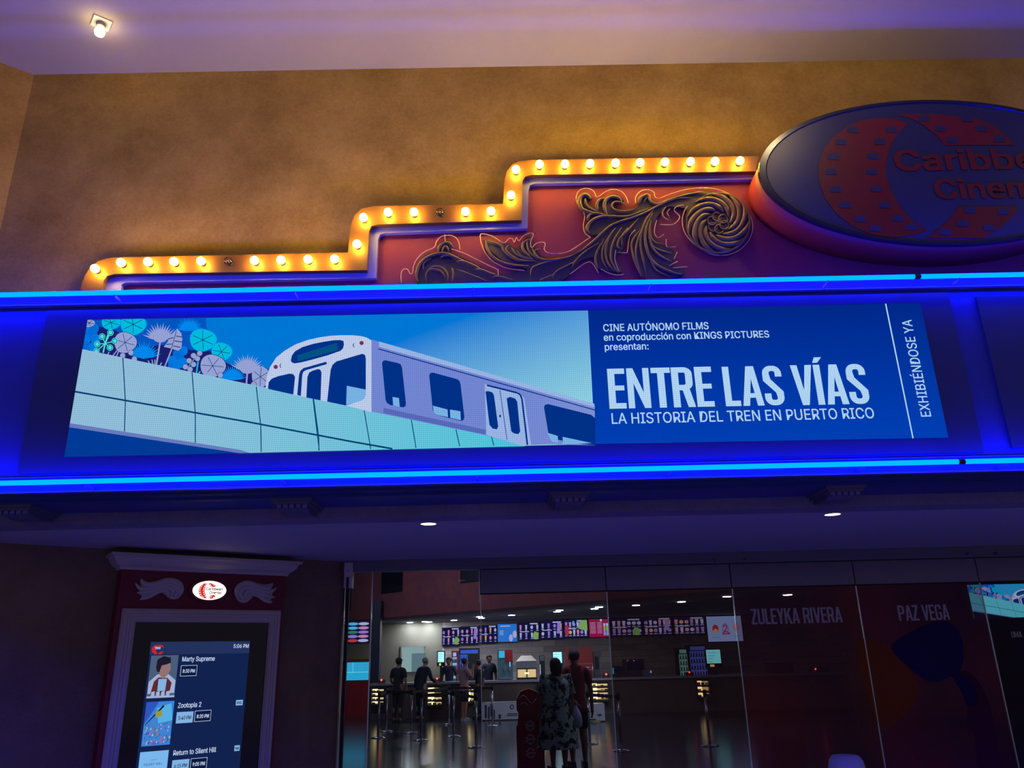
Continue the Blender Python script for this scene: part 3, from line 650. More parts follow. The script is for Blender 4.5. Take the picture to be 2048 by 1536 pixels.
for k in range(6):
    a = R(60*k+20); pts = [(CX+70*math.cos(a)+46*math.cos(R(t)), CY+66*math.sin(a)+44*math.sin(R(t))) for t in range(0, 361, 45)]
    ridge(ro, pts, 16, OB, d=5.251)
c = onY(*OB(CX, CY), YO-.03); ro.ball(c, (.03, .018, .03)); ro.build('rosette', M_bronze, orn)
rm = MB()
def wire(pts, conv, r=.0042): rm.tube([onY(*conv(*q), YO-.04) for q in smooth(pts, 5)], r, 6)
for pts in ([(70, 1140), (68, 1040), (90, 992), (130, 985), (155, 1010), (165, 1035), (195, 1030), (205, 960), (240, 880), (320, 800), (420, 755), (445, 730), (460, 680), (510, 628), (590, 612), (660, 630), (705, 685), (718, 772)], [(625, 765), (760, 810), (900, 880), (1145, 998)],
            [(950, 690), (945, 612), (975, 597), (1080, 625), (1200, 695), (1260, 650), (1300, 650), (1320, 690), (1345, 635), (1370, 672), (1430, 612), (1510, 587), (1530, 612), (1502, 680), (1512, 750), (1560, 705), (1640, 690), (1662, 712), (1652, 770), (1700, 808), (1830, 814), (1950, 780), (2060, 708)], [(950, 680), (990, 790), (1060, 880), (1150, 940), (1250, 980), (1430, 1003)], [(1140, 990), (1145, 1060)], [(552, 598), (556, 680)]): wire(pts, OA)
for pts in ([(215, 600), (160, 560), (140, 480), (155, 380), (130, 320), (80, 250), (65, 180), (100, 110), (180, 88), (250, 120), (285, 182), (370, 125), (460, 100), (540, 122), (590, 180), (612, 245)], [(690, 245), (690, 180), (740, 120), (820, 102), (880, 130), (890, 170), (930, 195), (1050, 150), (1250, 95), (1450, 85), (1600, 115), (1740, 190), (1860, 320), (1920, 470), (1890, 610), (1800, 720), (1680, 780), (1540, 790), (1400, 740), (1280, 650), (1200, 540), (1180, 420), (1200, 330), (1235, 275)],
            [(-10, 750), (100, 680), (215, 600)], [(1195, 262), (1120, 280), (1095, 320), (1150, 380), (1130, 430), (1070, 470), (945, 468)], [(910, 425), (890, 500), (890, 570), (930, 605), (985, 570)], [(1010, 620), (1020, 700), (1110, 700)], [(685, 525), (640, 570), (620, 620), (605, 740), (590, 765), (510, 760)], [(480, 735), (470, 830), (500, 930), (515, 960)], [(325, 935), (400, 975), (490, 1000), (565, 990)], [(0, 990), (200, 860), (300, 975)], [(1125, 760), (1090, 835)], [(1045, 900), (1130, 855)], [(1080, 925), (1235, 910)]): wire(pts, OB)
rm.build('cut_outline', M_rim, orn)

# ------------------------------------------------------------------ oval sign
YE = 5.80
e0 = onY(1880, 345, YE); ea = e0.x-onY(1523, 352, YE).x
zt_, zb_ = onY(1846, 203, YE).z, onY(1920, 489, YE).z; eb = (zt_-zb_)/2; ec = Vector((e0.x, YE, (zt_+zb_)/2))
ov = thing('oval_sign', 'big unlit oval sign with red film-strip emblem over the marquee', 'sign', (ec.x, YP, ec.z))
M_drum = mat('red_drum_paint', (166, 52, 46), .5); M_face = mat('dull_white_sign_face', (42, 46, 92), .35); M_logo = mat('red_sign_vinyl', (112, 14, 30), .4)
def oval(k, y, n=72, dx=0): return [Vector((ec.x+ea*k*math.cos(2*math.pi*i/n)+dx, y, ec.z+eb*k*math.sin(2*math.pi*i/n))) for i in range(n)]
MB().prism(oval(1.0, YE+.025), (0, YP-YE-.027, 0), smooth=True).build('drum', M_drum, ov)
lip = MB(); n = 72
for (ka, ya), (kb, yb) in (((1.012, YE+.03), (1.012, YE-.012)), ((1.012, YE-.012), (.975, YE-.012)), ((.975, YE-.012), (.965, YE+.004))):
    a, b = oval(ka, ya), oval(kb, yb); s0 = len(lip.v); lip.add(a+b, [(i, (i+1) % n, n+(i+1) % n, n+i) for i in range(n)], 0, True)
lip.build('rim', mat('dark_rim_gloss', (36, 34, 52), .2), ov)
MB().poly(oval(.985, YE)).build('sign_face', M_face, ov)
def S6(x, y): return (1480+x/3.4137, 170+y/3.4137)
LOGO = [[(1150, 265), (1060, 232), (960, 225), (830, 240), (720, 290), (630, 365), (565, 450), (535, 550), (540, 660), (580, 775), (660, 880), (770, 965), (900, 1020), (1030, 1040), (1160, 1030), (1280, 995), (1180, 935), (1090, 830), (1030, 720), (992, 600), (1002, 490), (1040, 390), (1090, 320)],
        [(1060, 205), (1200, 198), (1350, 200), (1600, 225), (1720, 270), (1800, 330), (1880, 410), (1400, 410), (1340, 340), (1250, 270), (1160, 225)],
        [(1490, 830), (1900, 830), (1860, 900), (1780, 975), (1660, 1045), (1270, 1045), (1350, 990), (1430, 920)]]
HOLES = [(770, 305), (690, 388), (638, 490), (622, 592), (652, 712), (718, 820), (820, 915), (925, 978), (1035, 305), (955, 388), (910, 485), (898, 592), (932, 710), (988, 820), (1080, 912), (1170, 972), (1255, 228), (1550, 230), (1365, 297), (1650, 297), (1450, 375), (1770, 370), (1570, 855), (1520, 945), (1800, 865), (1700, 975), (1400, 1005)]
lg = MB()
for p in LOGO: lg.poly([onY(*S6(*q), YE-.004) for q in p], 0)
for x, y in HOLES:
    lg.poly([onY(*S6(x+a, y+b), YE-.007) for a, b in ((-36, 18), (-40, -12), (-18, -22), (30, -20), (40, -8), (40, 20))], 1)
def etext(body, a, b, cap, bold=.02):
    A, B_, T_ = onY(*S6(*a), YE-.006), onY(*S6(*b), YE-.006), onY(*S6(a[0], a[1]-cap), YE-.006)
    put_text(lg, body, A, X, Z, (B_-A).x, T_.z-A.z, 0, bold)
etext('Caribbean', (1075, 585), (2330, 565), 135); etext('Cinemas', (1350, 777), (2270, 760), 130)
lg.build('emblem', [M_logo, M_face], ov, fix=False)

# ------------------------------------------------------------------ bare lamp on the hall ceiling, downlights in the soffit
p = onZ(203, 45, ZC); lp = thing('ceiling_lamp', 'bare bulb on a square white socket plate on the hall ceiling', 'lamp', p)
q = MB().box((-.075, -.075, -.012), (.075, .075, 0)); q.v = [Matrix.Rotation(R(38), 3, 'Z') @ v + p for v in q.v]; q.build('socket_plate', mat('white_plate', (225, 222, 215), .5), lp)
MB().lathe(p, [(.035, -.012), (.04, -.05), (.033, -.055)], 18).build('socket', mat('grey_socket', (150, 146, 140), .5), lp)
MB().lathe(p, [(.02, -.052), (.036, -.075), (.045, -.105), (.038, -.135), (.018, -.152)], 18).build('bulb', emit_raw('ceiling_bulb', (24, 16, 5)), lp)
M_dl = emit_raw('downlight_glow', (5.0, 4.0, 2.6)); M_ring = mat('downlight_ring', (190, 188, 190), .4)
for (px, py), lab in (((857, 1047), 'recessed downlight in the soffit above the glass door'), ((1665, 1028), 'recessed downlight in the soffit over the film-covered windows')):
    p = onZ(px, py, ZS); t = thing('downlight', lab, 'ceiling light', p, 'soffit downlights')
    MB().lathe(p, [(.082, 0), (.082, -.006), (.066, -.006), (.064, 0)], 24).build('trim_ring', M_ring, t)
    MB().lathe(p, [(.064, -.003), (.064, -.0045)], 24).build('lens', M_dl, t)

# ------------------------------------------------------------------ showtime kiosk on the splayed wall
def ku(px, py, off): p = onW(px, py, off); return (p-J).dot(WD), p.z
def KP(u, z, off): return J+WD*u+WN*off+Vector((0, 0, z))
O_B, O_F, O_D = .16, .215, .175
uL = ku(244, 1139, O_B)[0]; uR = ku(571, 1152, O_B)[0]; zTop = .5*(ku(244, 1139, O_B)[1]+ku(571, 1152, O_B)[1])
ks = thing('showtime_kiosk', 'wall-mounted showtime kiosk with cornice, framed screen and small lit oval badge', 'kiosk', KP((uL+uR)/2, 0, 0))
M_kred = mat('kiosk_red', (120, 18, 42), .5); M_kwhite = mat('kiosk_pale_paint', (196, 188, 176), .45); M_kblack = mat('screen_black', (10, 10, 18), .12, spec=.6)
kb = lambda mb, u0, u1, z0, z1, o0, o1, mi=0: mb.obox(KP(u0, z0, o0), WD*(u1-u0), WN*(o1-o0), Vector((0, 0, z1-z0)), mi)
body = MB(); kb(body, uL, uR, 0.0, zTop+.02, 0, O_B); body.build('pilaster', M_kred, ks)
cor = MB(); rings = []
for e, z in ((.0, 0), (.02, 0), (.024, .02), (.035, .03), (.06, .045), (.085, .075), (.10, .11), (.104, .115), (.13, .118), (.13, .145), (.0, .145)):
    rings.append([KP(uL-e, zTop+z, 0), KP(uL-e, zTop+z, O_B+e), KP(uR+e, zTop+z, O_B+e), KP(uR+e, zTop+z, 0)])
b0 = 0
for r_ in rings: cor.v += r_
for i in range(len(rings)-1):
    for j in range(4): cor.f.append([i*4+j, i*4+(j+1) % 4, (i+1)*4+(j+1) % 4, (i+1)*4+j]); cor.mi.append(0); cor.sm.append(False)
cor.build('cornice', M_kwhite, ks)
fo = [ku(247, 1216, O_F), ku(564, 1221, O_F)]; fi = [ku(273, 1243, O_F), ku(540, 1246, O_F)]
fu0, fu1, fz1 = fo[0][0], fo[1][0], .5*(fo[0][1]+fo[1][1]); gu0, gu1, gz1 = fi[0][0], fi[1][0], .5*(fi[0][1]+fi[1][1]); fz0 = .42; gz0 = fz0+(fz1-gz1)
fr = MB()
steps = [(0, 1, O_B, O_F-.025), (.08, .92, O_F-.03, O_F-.008), (.18, .34, O_F-.01, O_F), (.42, .56, O_F-.01, O_F), (.64, .80, O_F-.01, O_F)]
for a, b, o0, o1 in steps:
    L_ = lambda t: (fu0+(gu0-fu0)*t, fu1+(gu1-fu1)*t, fz0+(gz0-fz0)*t, fz1+(gz1-fz1)*t)
    A0, A1, A2, A3 = L_(a); B0, B1, B2, B3 = L_(b)
    for quad in ([(A0, A2), (A0, A3), (B0, B3), (B0, B2)], [(A0, A3), (A1, A3), (B1, B3), (B0, B3)], [(A1, A3), (A1, A2), (B1, B2), (B1, B3)], [(A1, A2), (A0, A2), (B0, B2), (B1, B2)]):
        fr.prism([KP(u, z, o1) for u, z in quad], WN*(o0-o1))
fr.build('screen_frame', M_kwhite, ks)
gb = MB(); kb(gb, gu0-.005, gu1+.005, gz0-.005, gz1+.005, O_B, O_D); dsp = gb.build('display_glass', M_kblack, ks)
# lit badge
c1 = ku(418.5, 1181, O_B+.02); bu = (ku(452, 1182, O_B+.02)[0]-ku(385, 1180, O_B+.02)[0])/2; bzr = (ku(418, 1162, O_B+.02)[1]-ku(418, 1200, O_B+.02)[1])/2
bd = MB()
def kov(k, off, n=40): return [KP(c1[0]+bu*k*math.cos(2*math.pi*i/n), c1[1]+bzr*k*math.sin(2*math.pi*i/n), off) for i in range(n)]
bd.prism(kov(1.2, O_B+.03), WN*-.028, smooth=True); badge = bd.build('badge_ring', M_kred, ks)
bl = MB(); off_ = O_B+.032; bl.poly(kov(1.0, off_), 0)
def nb(x, y): return KP(c1[0]+bu*(x-1365)/1215*.95, c1[1]+bzr*(597-y)/490*.95, off_+.002)
for p in LOGO: bl.poly([nb(*q) for q in p], 1)
for x, y in HOLES: bl.poly([nb(x+a, y+b)+WN*.001 for a, b in ((-36, 18), (-36, -20), (36, -20), (36, 18))], 0)
for body_, a, b in (('Caribbean', (1075, 585), (2330, 585)), ('Cinemas', (1350, 777), (2270, 777))):
    A, B_ = nb(*a)+WN*.002, nb(*b)+WN*.002; put_text(bl, body_, A, WD, Z, (B_-A).length, bzr*135/490, 2, .035)
bl.build('lit_badge', [emit_raw('badge_white', (2.2, 1.9, 1.75)), emit_raw('badge_red', (.62, .03, .03)), mat('badge_grey', (60, 24, 34))], badge, fix=False)
# plaster wings
def KC(x, y): return (180+x/3.3674, 1080+y/3.3674)
M_wing = mat('wing_plaster', (196, 190, 180), .5)
def wing(base, strokes):
    mb = MB(); P = [onW(*KC(*q), O_B+.018) for q in smooth(base+[base[0]], 3)[:-1]]; mb.prism(P, WN*-.017)
    for pts, wd in strokes:
        Q = [onW(*KC(*q), O_B+.02) for q in smooth(pts, 4)]; n = len(Q)
        mb.tube(Q, [max(.003, wd*.00125*min(1, 3*i/(n-1)+.2, 3*(n-1-i)/(n-1)+.3)) for i in range(n)], 8, 0, (WN, .8))
    mb.build('plaster_wing', M_wing, ks)
wing([(305, 290), (345, 310), (340, 262), (400, 285), (480, 265), (560, 262), (610, 290), (622, 345), (600, 390), (550, 398), (515, 375), (480, 355), (430, 375), (370, 400), (335, 402), (350, 375), (318, 355), (335, 340)],
     [([(345, 262), (370, 300), (440, 300), (520, 275), (590, 290), (615, 340), (595, 385)], 26), ([(308, 292), (340, 325), (430, 320), (520, 300), (575, 315), (590, 350), (565, 380)], 24), ([(318, 355), (380, 350), (470, 325), (530, 320), (560, 345), (545, 380)], 22), ([(338, 400), (390, 385), (460, 345), (510, 340), (530, 365), (520, 385)], 20)])
wing([(1255, 318), (1220, 330), (1235, 292), (1180, 300), (1100, 285), (1030, 290), (990, 315), (980, 365), (1000, 412), (1050, 422), (1085, 395), (1110, 375), (1150, 400), (1200, 425), (1230, 420), (1215, 400), (1245, 385), (1225, 365)],
     [([(1232, 294), (1200, 325), (1130, 315), (1060, 292), (1005, 315), (988, 360), (1005, 405)], 26), ([(1255, 320), (1215, 350), (1140, 340), (1060, 318), (1020, 340), (1015, 375), (1040, 405)], 24), ([(1243, 385), (1190, 375), (1120, 350), (1070, 345), (1045, 370), (1055, 405)], 22), ([(1228, 420), (1180, 405), (1130, 370), (1085, 365), (1072, 390)], 20)])
# what the screen shows
OS = O_D+.002
ds = MB(); dm = []
def kmat(m):
    if m not in dm: dm.append(m)
    return dm.index(m)
def kpic(pts, m, layer=0): ds.poly([onW(*KC(*q), OS)+WN*(.0006*layer) for q in pts], kmat(m))
def kuz(x, y): return ku(*KC(x, y), OS)
def krect(x0, y0, x1, m, h, layer=0):
    """upright rectangle: top-left at crop pixel (x0,y0), right edge at x1, height h in metres"""
    u0, z1 = kuz(x0, y0); u1 = kuz(x1, y0)[0]
    a, b, c, d = (KP(u, z, OS)+WN*(.0006*layer) for u, z in ((u0, z1), (u1, z1), (u1, z1-h), (u0, z1-h)))
    ds.quad(a, b, c, d, kmat(m)); return u0, u1, z1
aL = ku(302, 1284, OS)[0]; aR = ku(500, 1283, OS)[0]; aT = ku(400, 1283, OS)[1]
G_bg = glow('screen_ground', (18, 34, 78)); G_bar = glow('screen_bar', (34, 50, 92)); G_tx = glow('screen_text', (196, 214, 244)); G_box = glow('screen_button', (130, 178, 226)); G_dk = glow('screen_dark', (12, 26, 62)); G_red = glow('screen_red', (200, 34, 48))
def KQ(u0, u1, z0, z1, m, layer): a, b, c, d = (KP(u, z, OS)+WN*(.0006*layer) for u, z in ((u0, z1), (u1, z1), (u1, z0), (u0, z0))); ds.quad(a, b, c, d, kmat(m))
KQ(aL, aR, .62, aT, G_bg, 0)
KQ(aL, aR, aT-.115, aT, G_bar, 1)
def ktext(body, x, y, x1, cap, m=G_tx, layer=4, bold=.01):
    """text: baseline start at crop pixel (x,y), ends at crop pixel column x1, cap height m"""
    u0, z0 = kuz(x, y); u1 = kuz(x1, y)[0]
    put_text(ds, body, KP(u0, z0, OS)+WN*(.0006*layer), WD, Z, u1-u0, cap*.85, kmat(m), bold)
ktext('5:06 PM', 966, 727, 1067, .042)
for p in LOGO:
    u0, z1 = kuz(420, 706); ds.poly([KP(u0+.105*(x-535)/1345, z1-.085*(y-200)/845, OS)+WN*.002 for x, y in p], kmat(G_red))
ktext('Caribbean', 437, 727, 474, .013, G_tx, 4, .02); ktext('Cinemas', 440, 735, 474, .013, G_tx, 4, .02)
rows = [dict(p=(413, 778, 588), t=('Marty Supreme', 620, 818, 838), b=[('8:30 PM', 614, 845, 723, 0)], r=None),
        dict(p=(380, 1092, 557), t=('Zootopia 2', 591, 1131, 746), b=[('5:40 PM', 585, 1160, 697, 1), ('8:20 PM', 708, 1150, 817, 0)], r=('PG', 984, 1078, 1030)),
        dict(p=(338, 1430, 527), t=('Return to Silent Hill', 560, 1452, 845), b=[('6:15 PM', 555, 1484, 669, 1), ('9:05 PM', 680, 1472, 790, 0)], r=('NR', 974, 1384, 1009))]
PH = kuz(413, 778)[1]-kuz(400, 1066)[1]
for i, rw in enumerate(rows):
    x0, y0, x1 = rw['p']; u0, z1 = kuz(x0, y0); u1 = kuz(x1, y0)[0]; u1 = u0+.66*PH; pz = PH
    def Q(a, b): return KP(u0+(u1-u0)*a, z1-pz*b, OS)
    def shape(pts, m, l): ds.poly([Q(a, b)+WN*(.0006*l) for a, b in pts], kmat(m))
    if i == 0:   # plain portrait stand-in
        shape([(0, 0), (1, 0), (1, 1), (0, 1)], glow('poster_grey', (74, 92, 122)), 2)
        shape([(.02, .62), (.3, .45), (.7, .45), (.98, .60), (.98, .9), (.02, .9)], glow('poster_pale', (160, 176, 212)), 2.4)
        shape([(.2, .62), (.35, .52), (.68, .54), (.85, .66), (.8, .92), (.12, .92)], glow('poster_maroon', (88, 42, 52)), 2.7)
        shape([(.36, .2), (.5, .14), (.72, .18), (.76, .34), (.66, .48), (.5, .56), (.38, .46), (.32, .34)], glow('poster_skin', (146, 112, 112)), 3)
        shape([(.22, .28), (.24, .1), (.45, .02), (.72, .06), (.74, .18), (.58, .22), (.42, .24), (.36, .40), (.26, .38)], glow('poster_hair', (28, 26, 44)), 3.4)
        shape([(.36, .56), (.66, .56), (.64, .84), (.36, .84)], G_box, 3.6)
        for k in range(4): shape([(.15+.18*k, .86), (.27+.18*k, .84), (.28+.18*k, .95), (.15+.18*k, .96)], glow('poster_pale', (160, 176, 212)), 3.8)
        shape([(0, .955), (1, .955), (1, 1), (0, 1)], glow('poster_pale', (160, 176, 212)), 3)
    elif i == 1:  # plain crowd-and-sky stand-in
        shape([(0, 0), (1, 0), (1, 1), (0, 1)], glow('poster_sky', (60, 130, 214)), 2)
        shape([(0, 0), (.45, 0), (.2, .3), (0, .5)], glow('poster_blue', (46, 84, 190)), 2.3); shape([(.4, .15), (.9, .05), (1, .45), (.5, .5)], glow('poster_cyan', (84, 176, 226)), 2.3)
        shape([(.02, .55), (.06, .5), (.62, .08), (.66, .12)], glow('poster_hair', (28, 26, 44)), 2.8); shape([(.36, .24), (.6, .2), (.62, .34), (.38, .37)], glow('poster_olive', (150, 150, 70)), 3)
        rnd = random.Random(4)
        for k in range(140):
            a, b = rnd.random()*.92+.02, .5+.45*rnd.random()**.8; s = .03+.03*rnd.random()
            shape([(a, b), (a+s, b-s*.4), (a+s*1.1, b+s*.5), (a+s*.3, b+s*.7)], rnd.choice([glow('poster_pale', (160, 176, 212)), glow('poster_skin', (146, 112, 112)), glow('poster_sky', (60, 130, 214)), glow('poster_pink', (190, 90, 140)), glow('poster_teal', (60, 120, 120)), glow('poster_blue', (46, 84, 190))]), 3+.02*k)
    else:
        shape([(0, 0), (1, 0), (1, 1), (0, 1)], glow('poster_ice', (120, 182, 236)), 2)
        put_text(ds, 'SILENT HILL', Q(.17, .31)+WN*.002, WD, Z, (u1-u0)*.66, .018, kmat(G_dk), 0)
        put_text(ds, 'RETURN TO', Q(.42, .2)+WN*.002, WD, Z, (u1-u0)*.18, .008, kmat(G_dk), 0)
    b_, x, y, xe = rw['t']; ktext(b_, x, y, xe, .05)
    for s, x, y, xe, hot in rw['b']:
        bu0, bz1 = kuz(x, y); bu1 = kuz(xe, y)[0]; hh = .098
        KQ(bu0, bu1, bz1-hh, bz1, G_box if hot else G_tx, 2)
        if not hot: KQ(bu0+.0035, bu1-.0035, bz1-hh+.0035, bz1-.0035, G_dk, 3)
        put_text(ds, s, KP((bu0+bu1)/2, bz1-hh*.68, OS)+WN*.003, WD, Z, (bu1-bu0)*.74, .031, kmat(G_bg if hot else G_tx), .015, center=True)
    if rw['r']:
        s, x, y, xe = rw['r']; bu0, bz1 = kuz(x, y); bu1 = kuz(xe, y)[0]; KQ(bu0, bu1, bz1-.05, bz1, G_box, 2)
        put_text(ds, s, KP((bu0+bu1)/2, bz1-.038, OS)+WN*.003, WD, Z, (bu1-bu0)*.62, .023, kmat(G_dk), .02, center=True)
ds.build('screen_image', dm, dsp, fix=False)

# ------------------------------------------------------------------ glass entrance
gx = lambda px, py=1300: onY(px, py, YG).x
M_hdr = mat('header_metal', (112, 110, 126), .38, .2); M_trans = noisy('transom_panel', (120, 118, 120), (126, 123, 125), scale=2, rough=.16, bump=0, spec=.5); M_gap = mat('joint_black', (8, 8, 14), .6)
M_edge = mat('glass_edge', (200, 215, 215), .15, .6)
M_clear = clear('clear_glass', (.74, .80, .90), .05)
M_film1 = clear('brown_film', (.50, .46, .46), .05, [(104, 66, 52), (84, 52, 54)], .45)
M_film2 = clear('red_film', (.45, .38, .40), .05, [(150, 60, 54), (96, 52, 60)], .62)
M_film3 = clear('plum_film', (.42, .36, .42), .05, [(136, 44, 62), (80, 36, 66)], .75)
M_film4 = clear('dark_film', (.55, .52, .55), .05, [(44, 26, 46), (50, 38, 60)], .6)
zH = onY(1209, 1133, YG).z; zTB = onY(1209, 1181, YG).z
hd = MB(); hd.box((-1.87, YG-.06, zH), (8, YG+.08, ZS)); hd.box((-1.87, YG-.08, zH+.045), (8, YG-.06, ZS))
for px in (1430, 1490, 1933, 1990): x = gx(px, 1121); hd.box((x-.018, YG-.10, zH+.02), (x+.018, YG-.06, zH+.055))
struct(hd, 'trim_1', M_hdr, 'metal header rail above the glass entrance', 'trim')
J_ = [gx(960, 1156), gx(1211, 1156), gx(1461, 1156), gx(1708, 1156), gx(1956, 1156)]; J_.append(J_[-1]+1.42); J_.append(J_[-1]+1.42)
for k in range(len(J_)-1):
    t = MB().box((J_[k]+.006, YG-.012, zTB), (J_[k+1]-.006, YG+.012, zH-.008))
    lab = ['transom panel over the clear pane beside the doorway', 'transom panel over the brown film pane', 'transom panel with the warm lamp reflection', 'transom panel fourth from the doorway', 'transom panel above the left end of the small train screen', 'transom panel past the right edge'][k]
    struct(t, 'trim_%d' % (k+2), M_trans, lab, 'trim')
bk = MB().box((J_[0], YG+.013, zTB-.012), (8, YG+.03, zH)); struct(bk, 'trim_8', M_gap, 'black backing strip behind the transom panels', 'trim')
xd0, xd1 = gx(742), J_[0]
panes = [(-1.85, xd0-.01, zH, M_clear, 'narrow clear sidelight next to the kiosk wall'), (J_[0]+.004, J_[1]-.004, zTB-.014, M_clear, 'clear glass pane right of the doorway'), (J_[1]+.004, J_[2]-.004, zTB-.014, M_film1, 'pane with brown see-through film, behind the couple'),
         (J_[2]+.004, J_[3]-.004, zTB-.014, M_film2, 'film-covered pane with the name in big pale capitals on red'), (J_[3]+.004, J_[4]-.004, zTB-.014, M_film3, 'plum film-covered pane with a dark hair shape'), (J_[4]+.004, J_[5]-.004, zTB-.014, M_film4, 'dark film pane at the right edge'), (J_[5]+.004, J_[6]-.004, zTB-.014, M_film4, 'film pane beyond the right edge')]
pane_o = []
for k, (x0, x1, z1, mm, lab) in enumerate(panes):
    p = MB().quad((x0, YG, .02), (x1, YG, .02), (x1, YG, z1), (x0, YG, z1))
    o = struct(p, 'window_%d' % (k+1), mm, lab, 'window'); pane_o.append(o)
    e = MB().box((x0-.004, YG-.008, .0), (x0+.005, YG+.008, z1)); e.build('glass_edge', M_edge, o)
    if k == 0: MB().box((x1-.005, YG-.008, 0), (x1+.006, YG+.008, z1)).build('glass_edge', M_edge, o)
door = struct(MB().quad((xd0+.004, YG, .02), (xd1-.006, YG, .02), (xd1-.006, YG, zH-.01), (xd0+.004, YG, zH-.01)), 'door_1', M_clear, 'tall frameless glass door pane without a transom', 'door')
MB().box((xd1-.012, YG-.008, zTB-.1), (xd1-.003, YG+.008, zH-.01)).build('glass_edge', M_edge, door)
MB().box((xd0+.02, YG-.03, .0), (xd1-.02, YG+.03, .1)).build('bottom_rail', M_hdr, door)
# lettering and shapes printed on the film
M_print = mat('film_grey_print', (186, 178, 172), .7)
def fcaps(k, body, a, b, top, name='film_lettering'):
    mb = MB(); A, B_, T_ = onY(*a, YG-.004), onY(*b, YG-.004), onY(*top, YG-.004)
    put_caps(mb, body, A, X, Z, (B_-A).x, T_.z-A.z, 0, .03, .125); mb.build(name, M_print, pane_o[k], fix=False)
fcaps(3, 'ZULEYKA RIVERA', (1504, 1249), (1686, 1244), (1501, 1218)); fcaps(4, 'PAZ VEGA', (1799, 1242), (1901, 1239), (1793, 1211)); fcaps(5, 'UMA', (2024, 1275), (2045, 1274.5), (2022, 1263))
M_hair = clear('film_dark_print', (.3, .3, .4), 0, [(56, 46, 100)], .72); M_skin = clear('film_rose_print', (.5, .4, .45), 0, [(104, 44, 84)], .6); M_amb = clear('film_amber_print', (.7, .5, .4), 0, [(170, 92, 56)], .55)
def S8(x, y): return (1640+x/3.522, 1100+y/3.522)
def fshape(k, pts, m, dy, name):
    P = [onY(*S8(*q), YG-dy) for q in smooth(pts+[pts[0]], 4)[:-1]]
    MB().poly([Vector((p.x, YG-dy, p.z)) for p in P], 0).build(name, m, pane_o[k], fix=False)
fshape(4, [(600, 600), (760, 520), (900, 505), (985, 590), (1012, 720), (990, 850), (900, 900), (780, 930), (640, 840), (500, 690)], M_hair, .006, 'printed_dark_shape')
fshape(4, [(905, 850), (1000, 880), (1080, 950), (1106, 1030), (1090, 1085), (1040, 1096), (1005, 1010), (950, 920)], M_hair, .007, 'printed_lens_shape')
fshape(4, [(960, 870), (1010, 1000), (1045, 1120), (1035, 1230), (1090, 1300), (1100, 1420), (1140, 1600), (1290, 1600), (1240, 1300), (1200, 1100), (1120, 930), (1030, 850)], M_skin, .003, 'printed_rose_shape')
fshape(4, [(250, 620), (400, 640), (520, 720), (640, 860), (700, 1000), (560, 1200), (420, 1250), (330, 1000), (270, 800)], M_amb, .0035, 'printed_amber_shape')
# latch plate at the jamb
lx = onY(692, 1150, YG-.1); t = thing('door_lock_housing', 'pale slotted lock housing at the top of the sidelight beside the kiosk wall', 'fitting', (lx.x, YG-.10, onY(692, 1176, YG-.1).z))
z0, z1 = onY(692, 1176, YG-.1).z, onY(692, 1126, YG-.1).z; x0, x1 = onY(689, 1150, YG-.1).x, onY(705, 1150, YG-.1).x
MB().box((x0, YG-.12, z0), (x1, YG-.005, z1)).build('housing', mat('pale_metal', (206, 200, 188), .4), t)
s = MB().box((x0+.3*(x1-x0), YG-.123, z0), (x0+.62*(x1-x0), YG-.119, z0+.42*(z1-z0))); s.build('slot', M_gap, t); MB().lathe(((x0+x1)/2, YG-.12, z0+.68*(z1-z0)), [(.006, 0), (.006, -.003)], 10, 0, (0, 1, 0)).build('screw', M_gap, t)
jp = MB().box((x0+.25*(x1-x0), YG-.06, 0), (x0+.6*(x1-x0), YG-.01, z0)); tag(jp.build('jamb_post', M_gap), 'thin dark vertical post under the lock housing', 'post')

# ------------------------------------------------------------------ lobby shell
M_lf = noisy('polished_lobby_tile', (26, 32, 44), (38, 44, 58), scale=1.5, rough=.16, bump=.02, fine=8, spec=.6)
M_lc = mat('lobby_ceiling_paint', (120, 122, 140), .8); M_lw = mat('lobby_grey_paint', (122, 120, 106), .8); M_brick = brick('lobby_stone', (160, 148, 150), (200, 188, 184), (130, 122, 126), 1.5)
M_dw = mat('lobby_dark_paint', (44, 42, 56), .7)
struct(MB().box((-9, YG, -.1), (17, YL+.3, 0)), 'floor', M_lf, 'polished dark lobby floor', 'floor')
ZL = 2.90
xb_ = onY(885, 1300, YL).x
struct(MB().box((-9, YL, 0), (xb_, YL+.2, 4.7)), 'wall_lobby', M_lw, 'grey-green lobby wall with a bright service opening', 'wall')
struct(MB().box((xb_, YL, 0), (17, YL+.2, 4.7)), 'wall_back', M_brick, 'stone-clad wall behind the snack counter', 'wall')
struct(MB().box((-9.2, YG+.2, 0), (-9, YL, 4.7)), 'wall_side', M_dw, 'dark lobby side wall at the left', 'wall'); struct(MB().box((17, YG, 0), (17.2, YL, 4.7)), 'wall_side', M_dw, 'dark lobby side wall at the right', 'wall')
